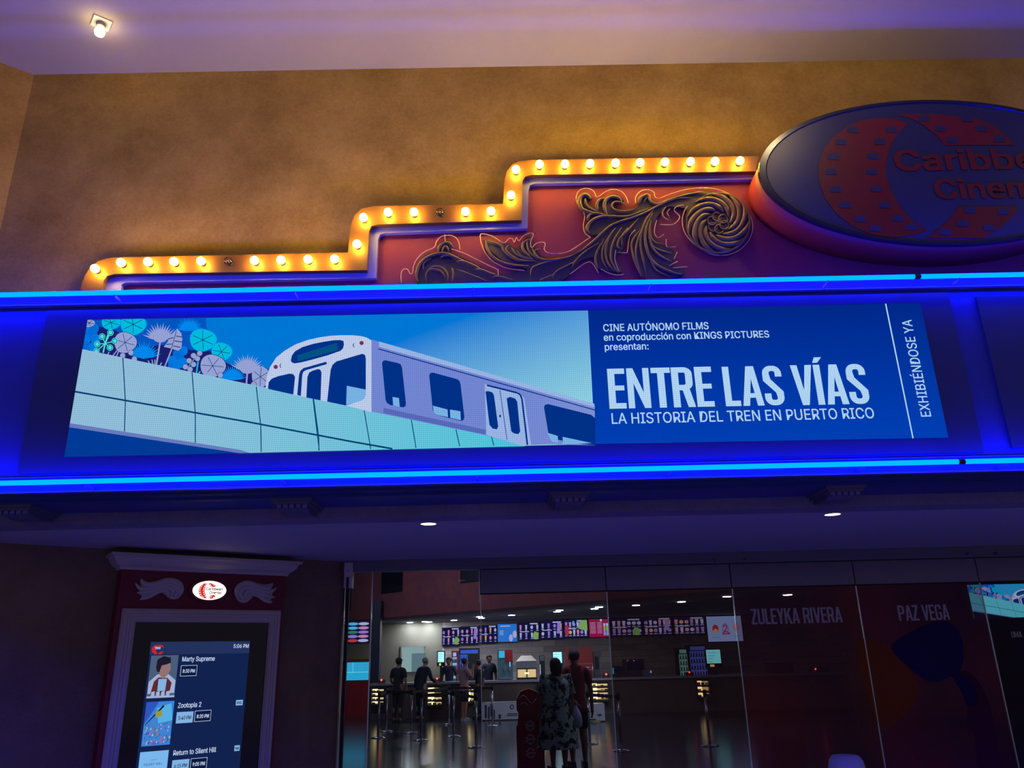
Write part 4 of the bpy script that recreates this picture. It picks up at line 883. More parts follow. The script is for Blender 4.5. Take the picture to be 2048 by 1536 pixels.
# oblique bulkhead: high front ceiling, low ceiling behind it
b0, b1 = Vector((-6.4, YL, 0)), Vector((7.5, 16.0, 0)); bd_ = (b1-b0)
lowc = MB(); pts = [b0, Vector((17, YL, 0)), Vector((17, 16, 0)), b1]
lowc.prism([Vector((p.x, p.y, ZL)) for p in pts], (0, 0, .08)); struct(lowc, 'ceiling', M_lc, 'low lobby ceiling with downlights above the snack counter', 'ceiling')
M_bh_reflect = noisy('bulkhead_reflection', (168, 92, 88), (120, 78, 100), scale=.8, rough=.8, bump=0, fine=4)  # red-brown colour stands for a reflection in the entrance glass
bh = MB().quad(b0+Vector((0, 0, ZL)), b1+Vector((0, 0, ZL)), b1+Vector((0, 0, 4.7)), b0+Vector((0, 0, 4.7)))
bh.quad(b1+Vector((0, 0, ZL)), Vector((17, 16, ZL)), Vector((17, 16, 4.7)), b1+Vector((0, 0, 4.7)))
bho = struct(bh, 'wall_bulkhead', M_bh_reflect, 'bulkhead wall over the lobby with a red-brown reflection painted on it', 'wall')
for t0, t1, za, zb in ((.16, .215, 3.75, 4.5), (.36, .41, 3.8, 4.6), (.02, .07, 3.3, 4.5)):
    bn = Vector((bd_.y, -bd_.x, 0)).normalized()
    if bn.y > 0: bn = -bn
    q = [b0+bd_*t0, b0+bd_*t1]
    MB().obox(q[0]+Vector((0, 0, za))+bn*.01, q[1]-q[0], bn*.05, (0, 0, zb-za)).build('reflected_patch', mat('reflection_navy', (14, 16, 44), .6), bho)  # dark boxes for the dark areas of the painted reflection
struct(MB().box((-9, YG, 4.7), (17, YL+.2, 4.8)), 'ceiling', mat('high_lobby_ceiling', (60, 58, 76), .9), 'high dark ceiling of the front lobby', 'ceiling')
# service opening
wa, wb = onY(803, 1344, YL-.02), onY(848, 1293, YL-.02)
wn = struct(MB().box((wa.x, YL-.03, wa.z), (wb.x, YL, wb.z)), 'window_8', glow('service_room_light', (146, 172, 168)), 'bright service opening in the grey lobby wall', 'window')
fr_ = MB(); fr_.box((wa.x-.05, YL-.05, wb.z), (wb.x+.05, YL-.0, wb.z+.05)); fr_.box((wa.x-.05, YL-.05, wa.z-.05), (wa.x, YL, wb.z)); fr_.build('window_frame', M_lw, wn)
fr_ = MB(); fr_.box((wb.x-.42, YL-.045, wa.z), (wb.x+.06, YL-.031, wb.z-.22)); fr_.build('sliding_panel', glow('service_panel', (100, 124, 128)), wn)
pc = onY(741, 1300, 26.5).x; pc1 = onY(760, 1300, 26.5).x
struct(MB().box((pc, 26.4, 0), (pc1, 26.8, ZL+.6)), 'wall_pillar', mat('pillar_navy', (26, 30, 62), .6), 'dark blue pillar at the left end of the counter', 'wall')

# lobby downlights
M_ld = emit_raw('lobby_lamp', (150, 148, 150))
spots = [(820, 1250, 'leftmost spot, alone'), (850, 1243, 'left one of the touching first pair'), (858, 1244.5, 'right one of the touching first pair'), (908, 1240, 'single spot above the first menu board'), (959, 1233, 'upper one of the second pair'), (963, 1235.5, 'lower one of the second pair'), (1023, 1230, 'single spot above the blue menu board'),
         (1119, 1220, 'upper one of the third pair'), (1114, 1223, 'lower one of the third pair'), (1198, 1213.5, 'upper one of the fourth pair'), (1189, 1217, 'lower one of the fourth pair'), (1272, 1210, 'spot just right of the brown film edge'), (1363, 1203, 'spot above the middle of the far menu boards'), (1454, 1192.5, 'spot left of the joint above the drink poster'), (1575, 1189, 'rightmost spot, above the pale capitals')]
for px, py, lab in spots:
    p = onZ(px, py, ZL)
    if p.y > YL-.35: p = onY(px, py, YL-.35); p.z = ZL
    t = thing('lobby_downlight', 'round lobby ceiling downlight: '+lab, 'ceiling light', p, 'lobby downlights')
    MB().lathe(p, [(.12, 0), (.12, -.008), (.1, -.01)], 16).build('trim_ring', M_ring, t)
    MB().lathe(p, [(.1, -.004), (.1, -.014)], 16).build('lens', M_ld, t)

# ------------------------------------------------------------------ menu boards
YM2 = YL-.10
rb = random.Random(11)
MC = [glow('menu_white', (176, 176, 214)), glow('menu_lilac', (150, 120, 200)), glow('menu_green', (126, 170, 92)), glow('menu_amber', (206, 170, 84)), glow('menu_red', (176, 44, 84)), glow('menu_cyan', (80, 170, 214)), glow('menu_pink', (206, 130, 168))]
M_menu = glow('menu_ground', (22, 20, 62)); M_mblue = glow('menu_blue', (44, 120, 206)); M_mred = glow('menu_crimson', (150, 20, 66)); M_mpale = glow('menu_pale_blue', (150, 176, 236))
bw = [(884, 920, 0), (921, 957, 1), (958, 994, 2), (995, 1034, 'blue'), (1037, 1079, 3), (1081, 1126, 4), (1128, 1176, 5), (1178, 1218, 'red'), (1222, 1285, 6), (1287, 1345, 7), (1347, 1412, 8), (1414, 1485, 'pale')]
labs = ['leftmost menu board, purple cups with a green patch', 'menu board second from the left, cups with purple caption', 'menu board left of the plain blue one', 'plain bright blue menu board with two pale round plates', 'menu board right of the plain blue one, bottles and a green patch', 'menu board with snack pictures and a purple cup', 'menu board with a big yellow-green patch next to the crimson board', 'crimson menu board with white text columns and rainbow bottles', 'dimmed menu board with a green patch behind the brown film', 'dimmed menu board with pink dishes behind the brown film', 'dimmed menu board right before the pale drink poster', 'bright pale blue drink poster board with two red cups']
for (xa, xe, kind), lab in zip(bw, labs):
    ztop = onY(.5*(xa+xe), 1254-(.5*(xa+xe)-884)*.0665+(2 if kind != 'pale' else -2), YM2).z; hgt = .62 if kind != 'pale' else .88
    ztop = min(ztop, ZL-.03); x0, x1 = onY(xa, 1260, YM2).x, onY(xe, 1260, YM2).x; z0 = ztop-hgt
    t = thing('menu_board', 'lit '+lab, 'menu board', ((x0+x1)/2, YM2, z0), 'menu boards over the snack counter')
    MB().box((x0, YM2, z0), (x1, YL, ztop)).build('case', M_gap, t)
    mb = MB(); ms = [M_menu if isinstance(kind, int) else {'blue': M_mblue, 'red': M_mred, 'pale': M_mpale}[kind]]+MC; yy = YM2-.003
    W_, H_ = x1-x0, hgt
    def el(a, b, rx, rz, mi, l=1, n=10): mb.poly([(x0+W_*a+rx*math.cos(2*math.pi*i/n), yy-.001*l, z0+H_*b+rz*math.sin(2*math.pi*i/n)) for i in range(n)], mi)
    def rc(a, b, c, d, mi, l=1): mb.quad((x0+W_*a, yy-.001*l, z0+H_*b), (x0+W_*c, yy-.001*l, z0+H_*b), (x0+W_*c, yy-.001*l, z0+H_*d), (x0+W_*a, yy-.001*l, z0+H_*d), mi)
    rc(.01, .02, .99, .98, 0, 0)
    if isinstance(kind, int):
        n = 4 if W_ < .8 else 6
        for i in range(n):
            a = .1+.8*i/(n-1)
            for b in (.72, .3):
                mi = rb.choice([1, 1, 2, 2, 7, 4]); rx = W_*.05; 
                if rb.random() < .6: mb.poly([(x0+W_*a-rx*.7, yy-.002, z0+H_*(b-.13)), (x0+W_*a+rx*.7, yy-.002, z0+H_*(b-.13)), (x0+W_*a+rx, yy-.002, z0+H_*(b+.13)), (x0+W_*a-rx, yy-.002, z0+H_*(b+.13))], mi)
                else: el(a, b, rx*1.3, H_*.1, mi, 2)
                rc(a-.06, b-.2, a+.05, b-.165, 1, 1)
        rc(.55, .88, .92, .95, 1, 1); rc(.08, .47, .5, .51, 1, 1)
        if kind in (0, 3, 6): mb.poly([(x0+W_*a, yy-.004, z0+H_*b) for a, b in ((.70, .08), (.88, .06), (.93, .25), (.88, .45), (.76, .5), (.68, .3))], 3)
        if kind == 5: mb.poly([(x0+W_*a, yy-.004, z0+H_*b) for a, b in ((.60, .5), (.66, .85), (.76, .95), (.97, .95), (.98, .4), (.8, .4))], 3); el(.12, .4, W_*.09, H_*.33, 5, 3); el(.4, .8, W_*.05, H_*.12, 6, 3)
        if kind in (1, 4, 7): mb.poly([(x0+W_*a, yy-.004, z0+H_*b) for a, b in ((.72, .3), (.88, .3), (.92, .85), (.76, .9))], 2)
    elif kind == 'blue':
        el(.68, .22, W_*.1, H_*.2, 1); el(.88, .42, W_*.11, H_*.2, 1); rc(.15, .84, .65, .9, 1)
        for i in range(4): rc(.1, .6-.07*i, .3, .63-.07*i, 1)
    elif kind == 'red':
        for i in range(8): rc(.06, .78-.08*i, .34, .80-.08*i, 1); rc(.42, .78-.08*i, .66, .80-.08*i, 1)
        el(.62, .92, W_*.06, H_*.07, 1); 
        for a in (.78, .92):
            for j, mi in enumerate((6, 2, 3, 3, 1)): rc(a-.05, .1+.13*j, a+.05, .1+.13*(j+1), mi)
    else:
        el(.24, .5, W_*.09, H_*.17, 5); el(.24, .42, W_*.07, H_*.09, 4, 2); el(.84, .55, W_*.1, H_*.16, 7); el(.52, .5, W_*.1, H_*.22, 2); el(.52, .5, W_*.06, H_*.15, 0, 2); rc(.42, .28, .64, .36, 5)
        put_text(mb, '2', (x0+W_*.47, yy-.004, z0+H_*.38), X, Z, W_*.1, H_*.26, 5, .02); rc(.12, .16, .36, .19, 6); rc(.72, .2, .92, .23, 6)
    mb.build('menu_picture', ms, t, fix=False)

# ------------------------------------------------------------------ snack counter
YC = 25.4; zc_ = 1.0
M_cf = noisy('counter_front', (66, 56, 58), (84, 72, 70), scale=2, rough=.5, bump=0); M_ct = mat('counter_stone', (126, 126, 140), .3)
cx0, cx1 = onY(742, 1370, YC).x, onY(1702, 1370, YC).x
ct = thing('snack_counter', 'long snack counter with stone top across the lobby', 'counter', ((cx0+cx1)/2, YC, 0))
MB().box((cx0, YC, 0), (cx1, YC+.75, zc_-.06)).build('counter_body', M_cf, ct)
MB().box((cx0-.05, YC-.06, zc_-.06), (cx1+.05, YC+.8, zc_)).build('worktop', M_ct, ct)
M_lit = emit_raw('case_light', (2.8, 2.1, .85)); M_lit2 = emit_raw('case_light_dim', (.9, .62, .26)); M_shelf = mat('case_shelf', (30, 24, 22), .5)
def candy(px0, px1, z0, z1, lab, rows=4):
    x0, x1 = onY(px0, 1390, YC-.02).x, onY(px1, 1390, YC-.02).x
    t = thing('candy_case', lab, 'display case', ((x0+x1)/2, YC-.2, z0-.02), 'lit candy cases in the counter front')
    c = MB(); c.box((x0-.03, YC-.2, z0-.04), (x1+.03, YC-.02, z0)); c.box((x0-.03, YC-.2, z1), (x1+.03, YC-.02, z1+.04)); c.box((x0-.03, YC-.2, z0), (x0, YC-.02, z1)); c.box((x1, YC-.2, z0), (x1+.03, YC-.02, z1)); c.box((x0, YC-.04, z0), (x1, YC-.02, z1)); c.build('case', M_shelf, t)
    h = (z1-z0)/rows; w_ = x1-x0
    for r_ in range(rows):
        MB().box((x0, YC-.19, z0+r_*h-.012), (x1, YC-.04, z0+r_*h+.012)).build('shelf', M_shelf, t)
        l = MB(); l.box((x0+.01, YC-.06, z0+r_*h+.03), (x0+w_*.45, YC-.05, z0+(r_+1)*h-.03), 0); l.box((x0+w_*.45, YC-.06, z0+r_*h+.03), (x1-.01, YC-.05, z0+(r_+1)*h-.04), 1); l.build('lit_back', [M_lit, M_lit2], t)
    k = MB(); n = max(3, int(w_/.11)); rr = random.Random(int(px0))
    for r_ in range(rows):
        for i in range(n):
            if rr.random() < .75: a = x0+w_*(i+.5)/n; k.box((a-w_/n*.36, YC-.16, z0+r_*h+.012), (a+w_/n*.36, YC-.09, z0+r_*h+.012+h*rr.uniform(.3, .55)), rr.randrange(3))
    o = k.build('sweet_packets', [mat('packet_amber', (170, 130, 70), .5), mat('packet_brown', (90, 60, 44), .5), mat('packet_cream', (190, 170, 130), .5)], t); o['kind'] = 'stuff'
candy(745, 769, .42, .88, 'lit candy case at the left end of the counter')
candy(856, 884, .35, .88, 'lit candy case beside the dark bin')
candy(935, 948, .42, .88, 'small lit candy case beside the person in the pale pink shirt', 3)
candy(1079, 1094, .42, .88, 'small lit candy case next to the red dispenser', 3)
candy(1177, 1216, .38, .88, 'wide lit candy case right of the red-shirted person', 4)
candy(1394, 1418, .38, .88, 'lit candy case seen dimly through the brown film', 3)
# things on and behind the counter
def pos_screen(px, py, w_, h_, y, lab, colr, base=zc_, foot=True):
    p = onY(px, py, y); t = thing('order_screen', lab, 'screen', (p.x, y, base), 'order screens on the counter')
    MB().box((p.x-w_/2-.03, y, p.z-h_/2-.12), (p.x+w_/2+.03, y+.08, p.z+h_/2+.03)).build('housing', M_gap, t)
    s = MB(); s.quad((p.x-w_/2, y-.003, p.z-h_/2), (p.x+w_/2, y-.003, p.z-h_/2), (p.x+w_/2, y-.003, p.z+h_/2), (p.x-w_/2, y-.003, p.z+h_/2), 0)
    for i in range(4): s.quad((p.x-w_*.4, y-.005, p.z-h_*.4+h_*.22*i), (p.x+w_*.1*(i-1), y-.005, p.z-h_*.4+h_*.22*i), (p.x+w_*.1*(i-1), y-.005, p.z-h_*.36+h_*.22*i), (p.x-w_*.4, y-.005, p.z-h_*.36+h_*.22*i), 1)
    s.quad((p.x-w_*.3, y-.004, p.z-h_/2-.1), (p.x+w_*.0, y-.004, p.z-h_/2-.1), (p.x+w_*.0, y-.004, p.z-h_/2-.03), (p.x-w_*.3, y-.004, p.z-h_/2-.03), 2)
    s.build('display', [colr, glow('screen_glyph', (110, 190, 200)), glow('screen_amber', (240, 220, 140))], t, fix=False)
    if foot:
        MB().box((p.x-.03, y+.03, base+.02), (p.x+.03, y+.07, p.z-h_/2-.12)).build('stem', M_gap, t); MB().box((p.x-.12, y-.04, base), (p.x+.12, y+.14, base+.02)).build('foot', M_gap, t)
    return t
G_scr = glow('order_cyan', (170, 236, 232), 1.5); 
pos_screen(882, 1314, .19, .30, 25.7, 'tall glowing order screen between the grey-haired person and the clerk', G_scr)
pos_screen(1115, 1315, .27, .32, 25.7, 'glowing order screen just left of the red drink machine', G_scr)
pos_screen(1427, 1313, .44, .40, 25.8, 'wide glowing order screen behind the brown film', glow('order_wide', (110, 200, 214), 1.9))
def cooler(px0, px1, ptop, y, lab, body, inner, shelves=4, litfrac=1.0):
    x0, x1 = onY(px0, 1330, y).x, onY(px1, 1330, y).x; zt = onY(px0, ptop, y).z
    t = thing('drinks_cooler', lab, 'cooler', ((x0+x1)/2, y, 0))
    c = MB(); c.box((x0, y+.05, 0), (x1, y+.6, zt)); c.box((x0, y, 0), (x1, y+.05, .9)); c.box((x0, y, zt-.2), (x1, y+.05, zt)); c.build('cabinet', body, t)
    xl = x0+.03+(x1-x0-.06)*litfrac
    MB().box((x0+.03, y+.035, .9), (xl, y+.049, zt-.2)).build('lit_interior', inner, t)
    if litfrac < 1: MB().box((xl, y, .9), (x1, y+.049, zt-.2)).build('dark_door', M_gap, t)
    h = (zt-1.1)/shelves
    for k in range(shelves):
        z = .92+k*h; s = MB(); s.box((x0+.03, y+.0, z), (xl, y+.04, z+.015)); s.build('shelf', M_hdr, t)
        b = MB(); n = max(3, int((xl-x0)/.09)); rr = random.Random(k+int(px0))
        for i in range(n): b.lathe((x0+.03+(xl-x0-.03)*(i+.5)/n, y+.017, z+.015), [(.022, 0), (.022, h*.45), (.008, h*.6), (.008, h*.7)], 8, rr.randrange(3))
        b.build('bottle_row', [mat('bottle_green', (50, 110, 80), .3), mat('bottle_blue', (50, 70, 160), .3), mat('bottle_dark', (30, 26, 40), .3)], t)
    MB().quad((x0+.05, y-.002, zt-.17), (x1-.05, y-.002, zt-.17), (x1-.05, y-.002, zt-.05), (x0+.05, y-.002, zt-.05)).build('header_sign', inner, t)
M_bk = mat('cooler_black', (12, 12, 34), .4)
cooler(903, 915.5, 1302, 27.6, 'slim red drinks cooler with a white header behind the clerk', mat('cooler_red', (150, 30, 40), .4), glow('cooler_light', (150, 200, 236)))
cooler(918, 959, 1297, 28.0, 'tall dark drinks cooler lit blue on its left half', M_bk, glow('cooler_blue', (60, 96, 200)), 4, .42)
cooler(1358, 1378, 1296, 27.6, 'slim drinks cooler lit pale green behind the brown film', M_gap, glow('cooler_green', (96, 150, 140)), 4)
cooler(1380, 1416, 1290, 28.0, 'wide drinks cooler lit violet behind the brown film', M_bk, glow('cooler_violet', (70, 80, 170)), 4)
def wbox(px0, px1, pt, pb, y, d, m, name, lab, cat, parts=None):
    """cabinet-like machine between picture columns px0..px1 and rows pt..pb standing at distance y"""
    x0, x1 = onY(px0, (pt+pb)/2, y).x, onY(px1, (pt+pb)/2, y).x; zt = onY((px0+px1)/2, pt, y).z; zb = onY((px0+px1)/2, pb, y).z if pb else zc_
    t = thing(name, lab, cat, ((x0+x1)/2, y, zb))
    b = MB(); r_ = min(.03, (x1-x0)*.15); b.prism([(x0+r_, y, zb), (x1-r_, y, zb), (x1, y, zb+r_), (x1, y, zt-r_), (x1-r_, y, zt), (x0+r_, y, zt), (x0, y, zt-r_), (x0, y, zb+r_)], (0, d, 0)); b.build('housing', m, t)
    for nm, a, c, e, f, mm, th in (parts or []):
        MB().box((x0+(x1-x0)*a, y-th, zb+(zt-zb)*c), (x0+(x1-x0)*e, y+.001, zb+(zt-zb)*f)).build(nm, mm, t)
    return t
M_dr = mat('machine_red', (150, 26, 34), .4); M_st = mat('steel', (150, 156, 166), .3, .7); M_teal = mat('machine_teal', (70, 104, 116), .4)
def zfix(t): return t
for a in [(1003-8, 1026, 1300, None, 25.9, .5, M_teal, 'slush_machine', 'teal slush machine with a glowing cyan screen, left of the popcorn warmer', 'machine', [('screen', .1, .74, .48, .97, glow('slush_cyan', (60, 190, 222)), .02), ('red_hood', .52, .62, 1.0, 1.0, M_dr, .03), ('tap', .4, .3, .5, .42, M_st, .08), ('tap', .75, .3, .85, .42, M_st, .08), ('drip_tray', .1, .03, .9, .1, M_st, .1), ('lamp_strip', .78, .44, .84, .6, G_tx, .01)]),
          (1033, 1074, 1322, None, 25.8, .45, M_st, 'popcorn_warmer', 'glass popcorn warmer with a roof-shaped top, glowing amber', 'machine', [('warm_window', .06, .12, .46, .55, M_lit2, .01), ('warm_window', .54, .12, .94, .55, M_lit2, .01), ('heat_lamp', .4, .3, .6, .38, M_lit, .02), ('base', .0, .0, 1, .1, M_bk, .03), ('hood_edge', .0, .57, 1, .62, M_bk, .04)]),
          (1134, 1187, 1294, None, 26.3, .6, M_dr, 'drink_machine', 'big red soft drink machine behind the red-shirted person', 'machine', [('recess', .12, .35, .42, .98, mat('recess_grey', (60, 66, 92), .4), .005), ('touch_screen', .2, .52, .4, .64, glow('slush_cyan', (60, 190, 222)), .02), ('left_cheek', .0, .0, .1, 1.0, M_dr, .04), ('right_panel', .46, .02, 1.0, .98, M_dr, .03)]),
          (1188, 1201, 1303, None, 26.4, .4, mat('machine_grey', (80, 84, 104), .4), 'cup_dispenser', 'grey cup dispenser right of the red drink machine', 'machine', [('cup_slot', .2, .3, .8, .8, M_gap, .01)]),
          (1080, 1090, 1310, None, 26.3, .3, M_gap, 'coffee_grinder', 'narrow dark machine between popcorn warmer and order screen', 'machine', [('hopper', .1, .75, .9, .98, M_teal, .02), ('light_dots', .0, .1, .12, .6, G_tx, .01)]),
          (1225, 1246, 1332, None, 25.7, .4, M_gap, 'register', 'dark register with a cyan side light, right of the glass joint', 'register', [('side_light', .0, .3, .12, .85, glow('slush_cyan', (60, 190, 222)), .02), ('screen', .2, .45, .9, .95, mat('screen_off', (26, 34, 62), .2), .02)]),
          (1250, 1290, 1318, None, 26.3, .5, mat('machine_plum', (50, 36, 56), .5), 'popcorn_machine', 'large dark popcorn machine behind the brown film', 'machine', [('glass', .1, .35, .9, .85, mat('screen_off', (26, 34, 62), .2), .01), ('pilot_lamp', .45, .88, .5, .93, G_tx, .01), ('white_scoop', .1, .86, .2, .97, M_kwhite, .02)]),
          (1286, 1306, 1340, None, 25.7, .3, mat('blue_bin_plastic', (64, 84, 130), .5), 'cup_holder', 'blue cup holder with a bright strip behind the brown film', 'holder', [('bright_strip', .7, .55, .85, .98, G_tx, .01), ('rim', .0, .9, 1, 1, M_st, .02)]),
          (1540, 1588, 1322, None, 26.0, .5, mat('machine_plum', (50, 36, 56), .5), 'ice_bin', 'dark machine standing behind the red film under the pale capitals', 'machine', [('front_panel', .06, .1, .94, .6, M_bk, .01), ('top_ledge', .0, .9, 1, 1, M_st, .04)]),
          (1626, 1660, 1335, None, 25.8, .4, M_bk, 'till', 'dark blue till with a red light at the far right end of the counter', 'register', [('screen', .1, .45, .9, .95, mat('till_screen', (28, 22, 70), .2), .01), ('key_deck', .05, .05, .95, .35, M_gap, .06)])]:
    (px0, px1, pt, pb, y, d, mm, nm, lab, cat, parts) = a
    pb = 1363 - (px0-1000)*.02
    # stand on the worktop exactly
    x0, x1 = onY(px0, 1340, y).x, onY(px1, 1340, y).x; zt = onY((px0+px1)/2, pt, y).z; zb = zc_ if y < 26.1 else 0.0
    t = thing(nm, lab, cat, ((x0+x1)/2, y, zb)); r_ = min(.03, (x1-x0)*.15)
    MB().prism([(x0+r_, y, zb), (x1-r_, y, zb), (x1, y, zb+r_), (x1, y, zt-r_), (x1-r_, y, zt), (x0+r_, y, zt), (x0, y, zt-r_), (x0, y, zb+r_)], (0, d, 0)).build('housing', mm, t)
    zq = max(zb, zc_)
    for n_, a_, c_, e_, f_, m_, th in parts:
        MB().box((x0+(x1-x0)*a_, y-th, zq+(zt-zq)*c_), (x0+(x1-x0)*e_, y+.001, zq+(zt-zq)*f_)).build(n_, m_, t)
    if nm == 'popcorn_warmer':
        w_ = x1-x0; MB().prism([(x0, y-.02, zt), (x1, y-.02, zt), (x1-w_*.25, y+.1, zt+.16), (x0+w_*.25, y+.1, zt+.16)], (0, d-.1, 0)).build('roof', M_kwhite, t)
# card readers with a red light
M_rl = emit_raw('red_pilot', (6.0, .35, .25))
for px, py, lab in ((763, 1352, 'card reader with a red light at the left end of the counter'), (874, 1357, 'card reader with a red light under the tall order screen'), (1096, 1357, 'card reader with a bright red light left of the couple'), (1213, 1357, 'card reader with a red light beside the glass joint'), (1380, 1357, 'card reader with a red light behind the brown film'), (1634, 1357, 'card reader with a red light in front of the till')):
    p = onY(px, py, 25.48); t = thing('card_reader', lab, 'card reader', (p.x, 25.48, zc_), 'card readers on the counter')
    MB().prism([(p.x-.10, 25.48, zc_), (p.x+.10, 25.48, zc_), (p.x+.10, 25.55, zc_+.10), (p.x-.10, 25.55, zc_+.10)], (0, .10, 0)).build('housing', M_gap, t)
    MB().ball((p.x, 25.49, zc_+.10), .028).build('red_light', M_rl, t)
# bowl rack
p = onY(1172, 1350, 25.6); t = thing('bowl_rack', 'wire rack with two pale bowls beside the red-shirted person', 'rack', (p.x, 25.6, zc_))
r_ = MB()
for dx in (-.22, .22):
    for dy in (0, .3): r_.tube([(p.x+dx, 25.6+dy, zc_), (p.x+dx, 25.6+dy, zc_+.42)], .01, 6)
for z in (.05, .24, .42): r_.box((p.x-.22, 25.6, zc_+z-.008), (p.x+.22, 25.9, zc_+z+.004))
r_.build('rack_frame', M_st, t)
for z in (.055, .245): MB().lathe((p.x, 25.75, zc_+z), [(.05, 0), (.12, .03), (.17, .08), (.16, .08), (.11, .04), (.04, .015)], 18).build('bowl', mat('pale_bowl', (200, 200, 210), .4), t)
# crate and boxes, bin, banner table
def bin_(px, pb, h, w_, lab, m):
    p = onZ(px, pb, 0); t = thing('litter_bin', lab, 'bin', p); 
    MB().prism([(p.x-w_/2, p.y-w_/2, .02), (p.x+w_/2, p.y-w_/2, .02), (p.x+w_/2, p.y+w_/2, .02), (p.x-w_/2, p.y+w_/2, .02)], (0, 0, h-.12)).build('bin_body', m, t)
    MB().box((p.x-w_/2-.02, p.y-w_/2-.02, h-.10), (p.x+w_/2+.02, p.y+w_/2+.02, h)).build('lid', M_gap, t); MB().box((p.x-w_*.3, p.y-w_/2-.024, h-.28), (p.x+w_*.3, p.y-w_/2-.0, h-.15)).build('flap', M_st, t)
bin_(893, 1434, .92, .46, 'dark square litter bin between the lit candy case and the pale pink shirt', M_bk)
bin_(1018, 1424, .72, .5, 'low dark bin behind the white-fronted table', M_bk)
def banner(pxa, pxb, ptop, pbot, lab, m2):
    p0, p1 = onZ(pxa, pbot, 0), onZ(pxb, pbot, 0); y = (p0.y+p1.y)/2; zt = onY((pxa+pxb)/2, ptop, y).z
    t = thing('banner_table', lab, 'table', ((p0.x+p1.x)/2, y, 0))
    MB().box((p0.x, y, zt-.03), (p1.x, y+.6, zt)).build('tabletop', M_st, t)
    for xx in (p0.x+.05, p1.x-.05):
        for yy_ in (y+.06, y+.54): MB().tube([(xx, yy_, 0), (xx, yy_, zt-.03)], .018, 8).build('leg', M_gap, t)
    b = MB(); b.box((p0.x+.01, y-.012, .03), (p1.x-.01, y-.004, zt-.01), 0); W_ = p1.x-p0.x
    for a, c, e, f in m2: b.box((p0.x+W_*a, y-.016, .03+(zt-.04)*c), (p0.x+W_*e, y-.0125, .03+(zt-.04)*f), 1)
    if len(m2) > 2: b.lathe((p0.x+W_*.76, y-.014, .03+zt*.68), [(.06, 0), (.06, -.003)], 14, 1, (0, 1, 0)); b.lathe((p0.x+W_*.76, y-.0175, .03+zt*.68), [(.035, 0), (.035, -.002)], 14, 0, (0, 1, 0))
    b.build('front_banner', [mat('banner_white', (180, 186, 200), .7), mat('banner_dark', (44, 46, 70), .7)], t)
banner(964, 1044, 1405, 1441, 'low table with a white printed banner front left of the red dispenser', [(.08, .1, .13, .9), (.16, .05, .2, .8), (.22, .2, .27, .95), (.30, .05, .33, .6), (.42, .05, .48, .3), (.64, .3, .9, .35), (.62, .2, .92, .24)])
banner(1172, 1212, 1408, 1444, 'small low table with a plain white front right of the couple', [(.1, .04, .5, .12), (.6, .3, .8, .4)])
# red cardboard dispenser stand
p = onZ(1062, 1531, 0); w_ = .44; h_ = 1.16
rd = thing('cardboard_stand', 'tall red cardboard stand with a rounded head, left of the leaf-patterned dress', 'display stand', p)
sh = [(-.22, 0), (.22, 0), (.22, .28), (.255, .30), (.25, .37), (.21, .40), (.21, .58), (.245, .60), (.21, .64), (.20, .78), (.23, .84), (.225, .98), (.15, 1.10), (.0, 1.16), (-.14, 1.12), (-.21, 1.0), (-.21, .84), (-.18, .78), (-.20, .62), (-.225, .58)]
MB().prism([(p.x+a, p.y-.16, b) for a, b in sh], (0, .32, 0)).build('card_body', mat('card_red', (158, 18, 34), .6), rd)
bg_ = MB()
for z in (.20, .40, .60):
    n = 9
    for k in range(n): a = 2*math.pi*k/n; bg_.box((p.x+.06*math.cos(a)-.02, p.y-.166, z+.065*math.sin(a)-.014), (p.x+.06*math.cos(a)+.018, p.y-.161, z+.065*math.sin(a)+.014))
    bg_.box((p.x-.045, p.y-.165, z-.012), (p.x+.05, p.y-.161, z+.016))
bg_.tube([(p.x-.17+.02*k, p.y-.165, 1.0+.06*math.sin(k*.45)) for k in range(15)], .008, 6); bg_.tube([(p.x-.16+.02*k, p.y-.165, .92+.03*math.sin(k*.5)) for k in range(8)], .012, 6)
bg_.build('white_badges', mat('card_white', (190, 150, 170), .6), rd)
# stanchions with retracted belts between neighbours
M_post = mat('stanchion_steel', (160, 164, 178), .22, .8); M_belt = mat('belt_black', (14, 14, 30), .7)
st = [(756, 1476, 'leftmost stanchion, by the lit candy case'), (772, 1463, 'stanchion second from the left'), (822, 1466, 'stanchion right of the person with the cap'), (842, 1481, 'nearer stanchion below the grey-haired person'), (898, 1449, 'far stanchion by the dark litter bin'), (907, 1473, 'stanchion in front of the pale pink shirt'), (953, 1495, 'nearest stanchion left of the red stand'), (985, 1452, 'far stanchion in front of the white banner table'), (1180, 1488, 'stanchion just right of the couple'), (1243, 1502, 'nearest stanchion by the glass joint'), (1420, 1492, 'stanchion behind the brown film')]
sp = []
for px, py, lab in st:
    p = onZ(px, py, 0); p.x += 0
    t = thing('stanchion', 'steel queue post: '+lab, 'queue post', p, 'queue posts in the lobby')
    MB().lathe(p, [(.17, 0), (.17, .012), (.06, .03), (.03, .034)], 20).build('base', M_post, t); MB().lathe(p, [(.026, .03), (.026, .86)], 14).build('post', M_post, t)
    MB().lathe(p, [(.034, .86), (.034, .97), (.02, .985)], 14).build('head', M_gap, t); sp.append((p, t))
for a, b in ((0, 1), (1, 2), (2, 4), (3, 5), (5, 6), (4, 7), (8, 9)):
    p, q = sp[a][0], sp[b][0]; d = (q-p).normalized(); n_ = Vector((-d.y, d.x, 0))
    MB().obox(p+d*.035+Vector((0, 0, .88))-n_*.002, (q-p)-d*.07, n_*.004, (0, 0, .06)).build('belt', M_belt, sp[a][1])
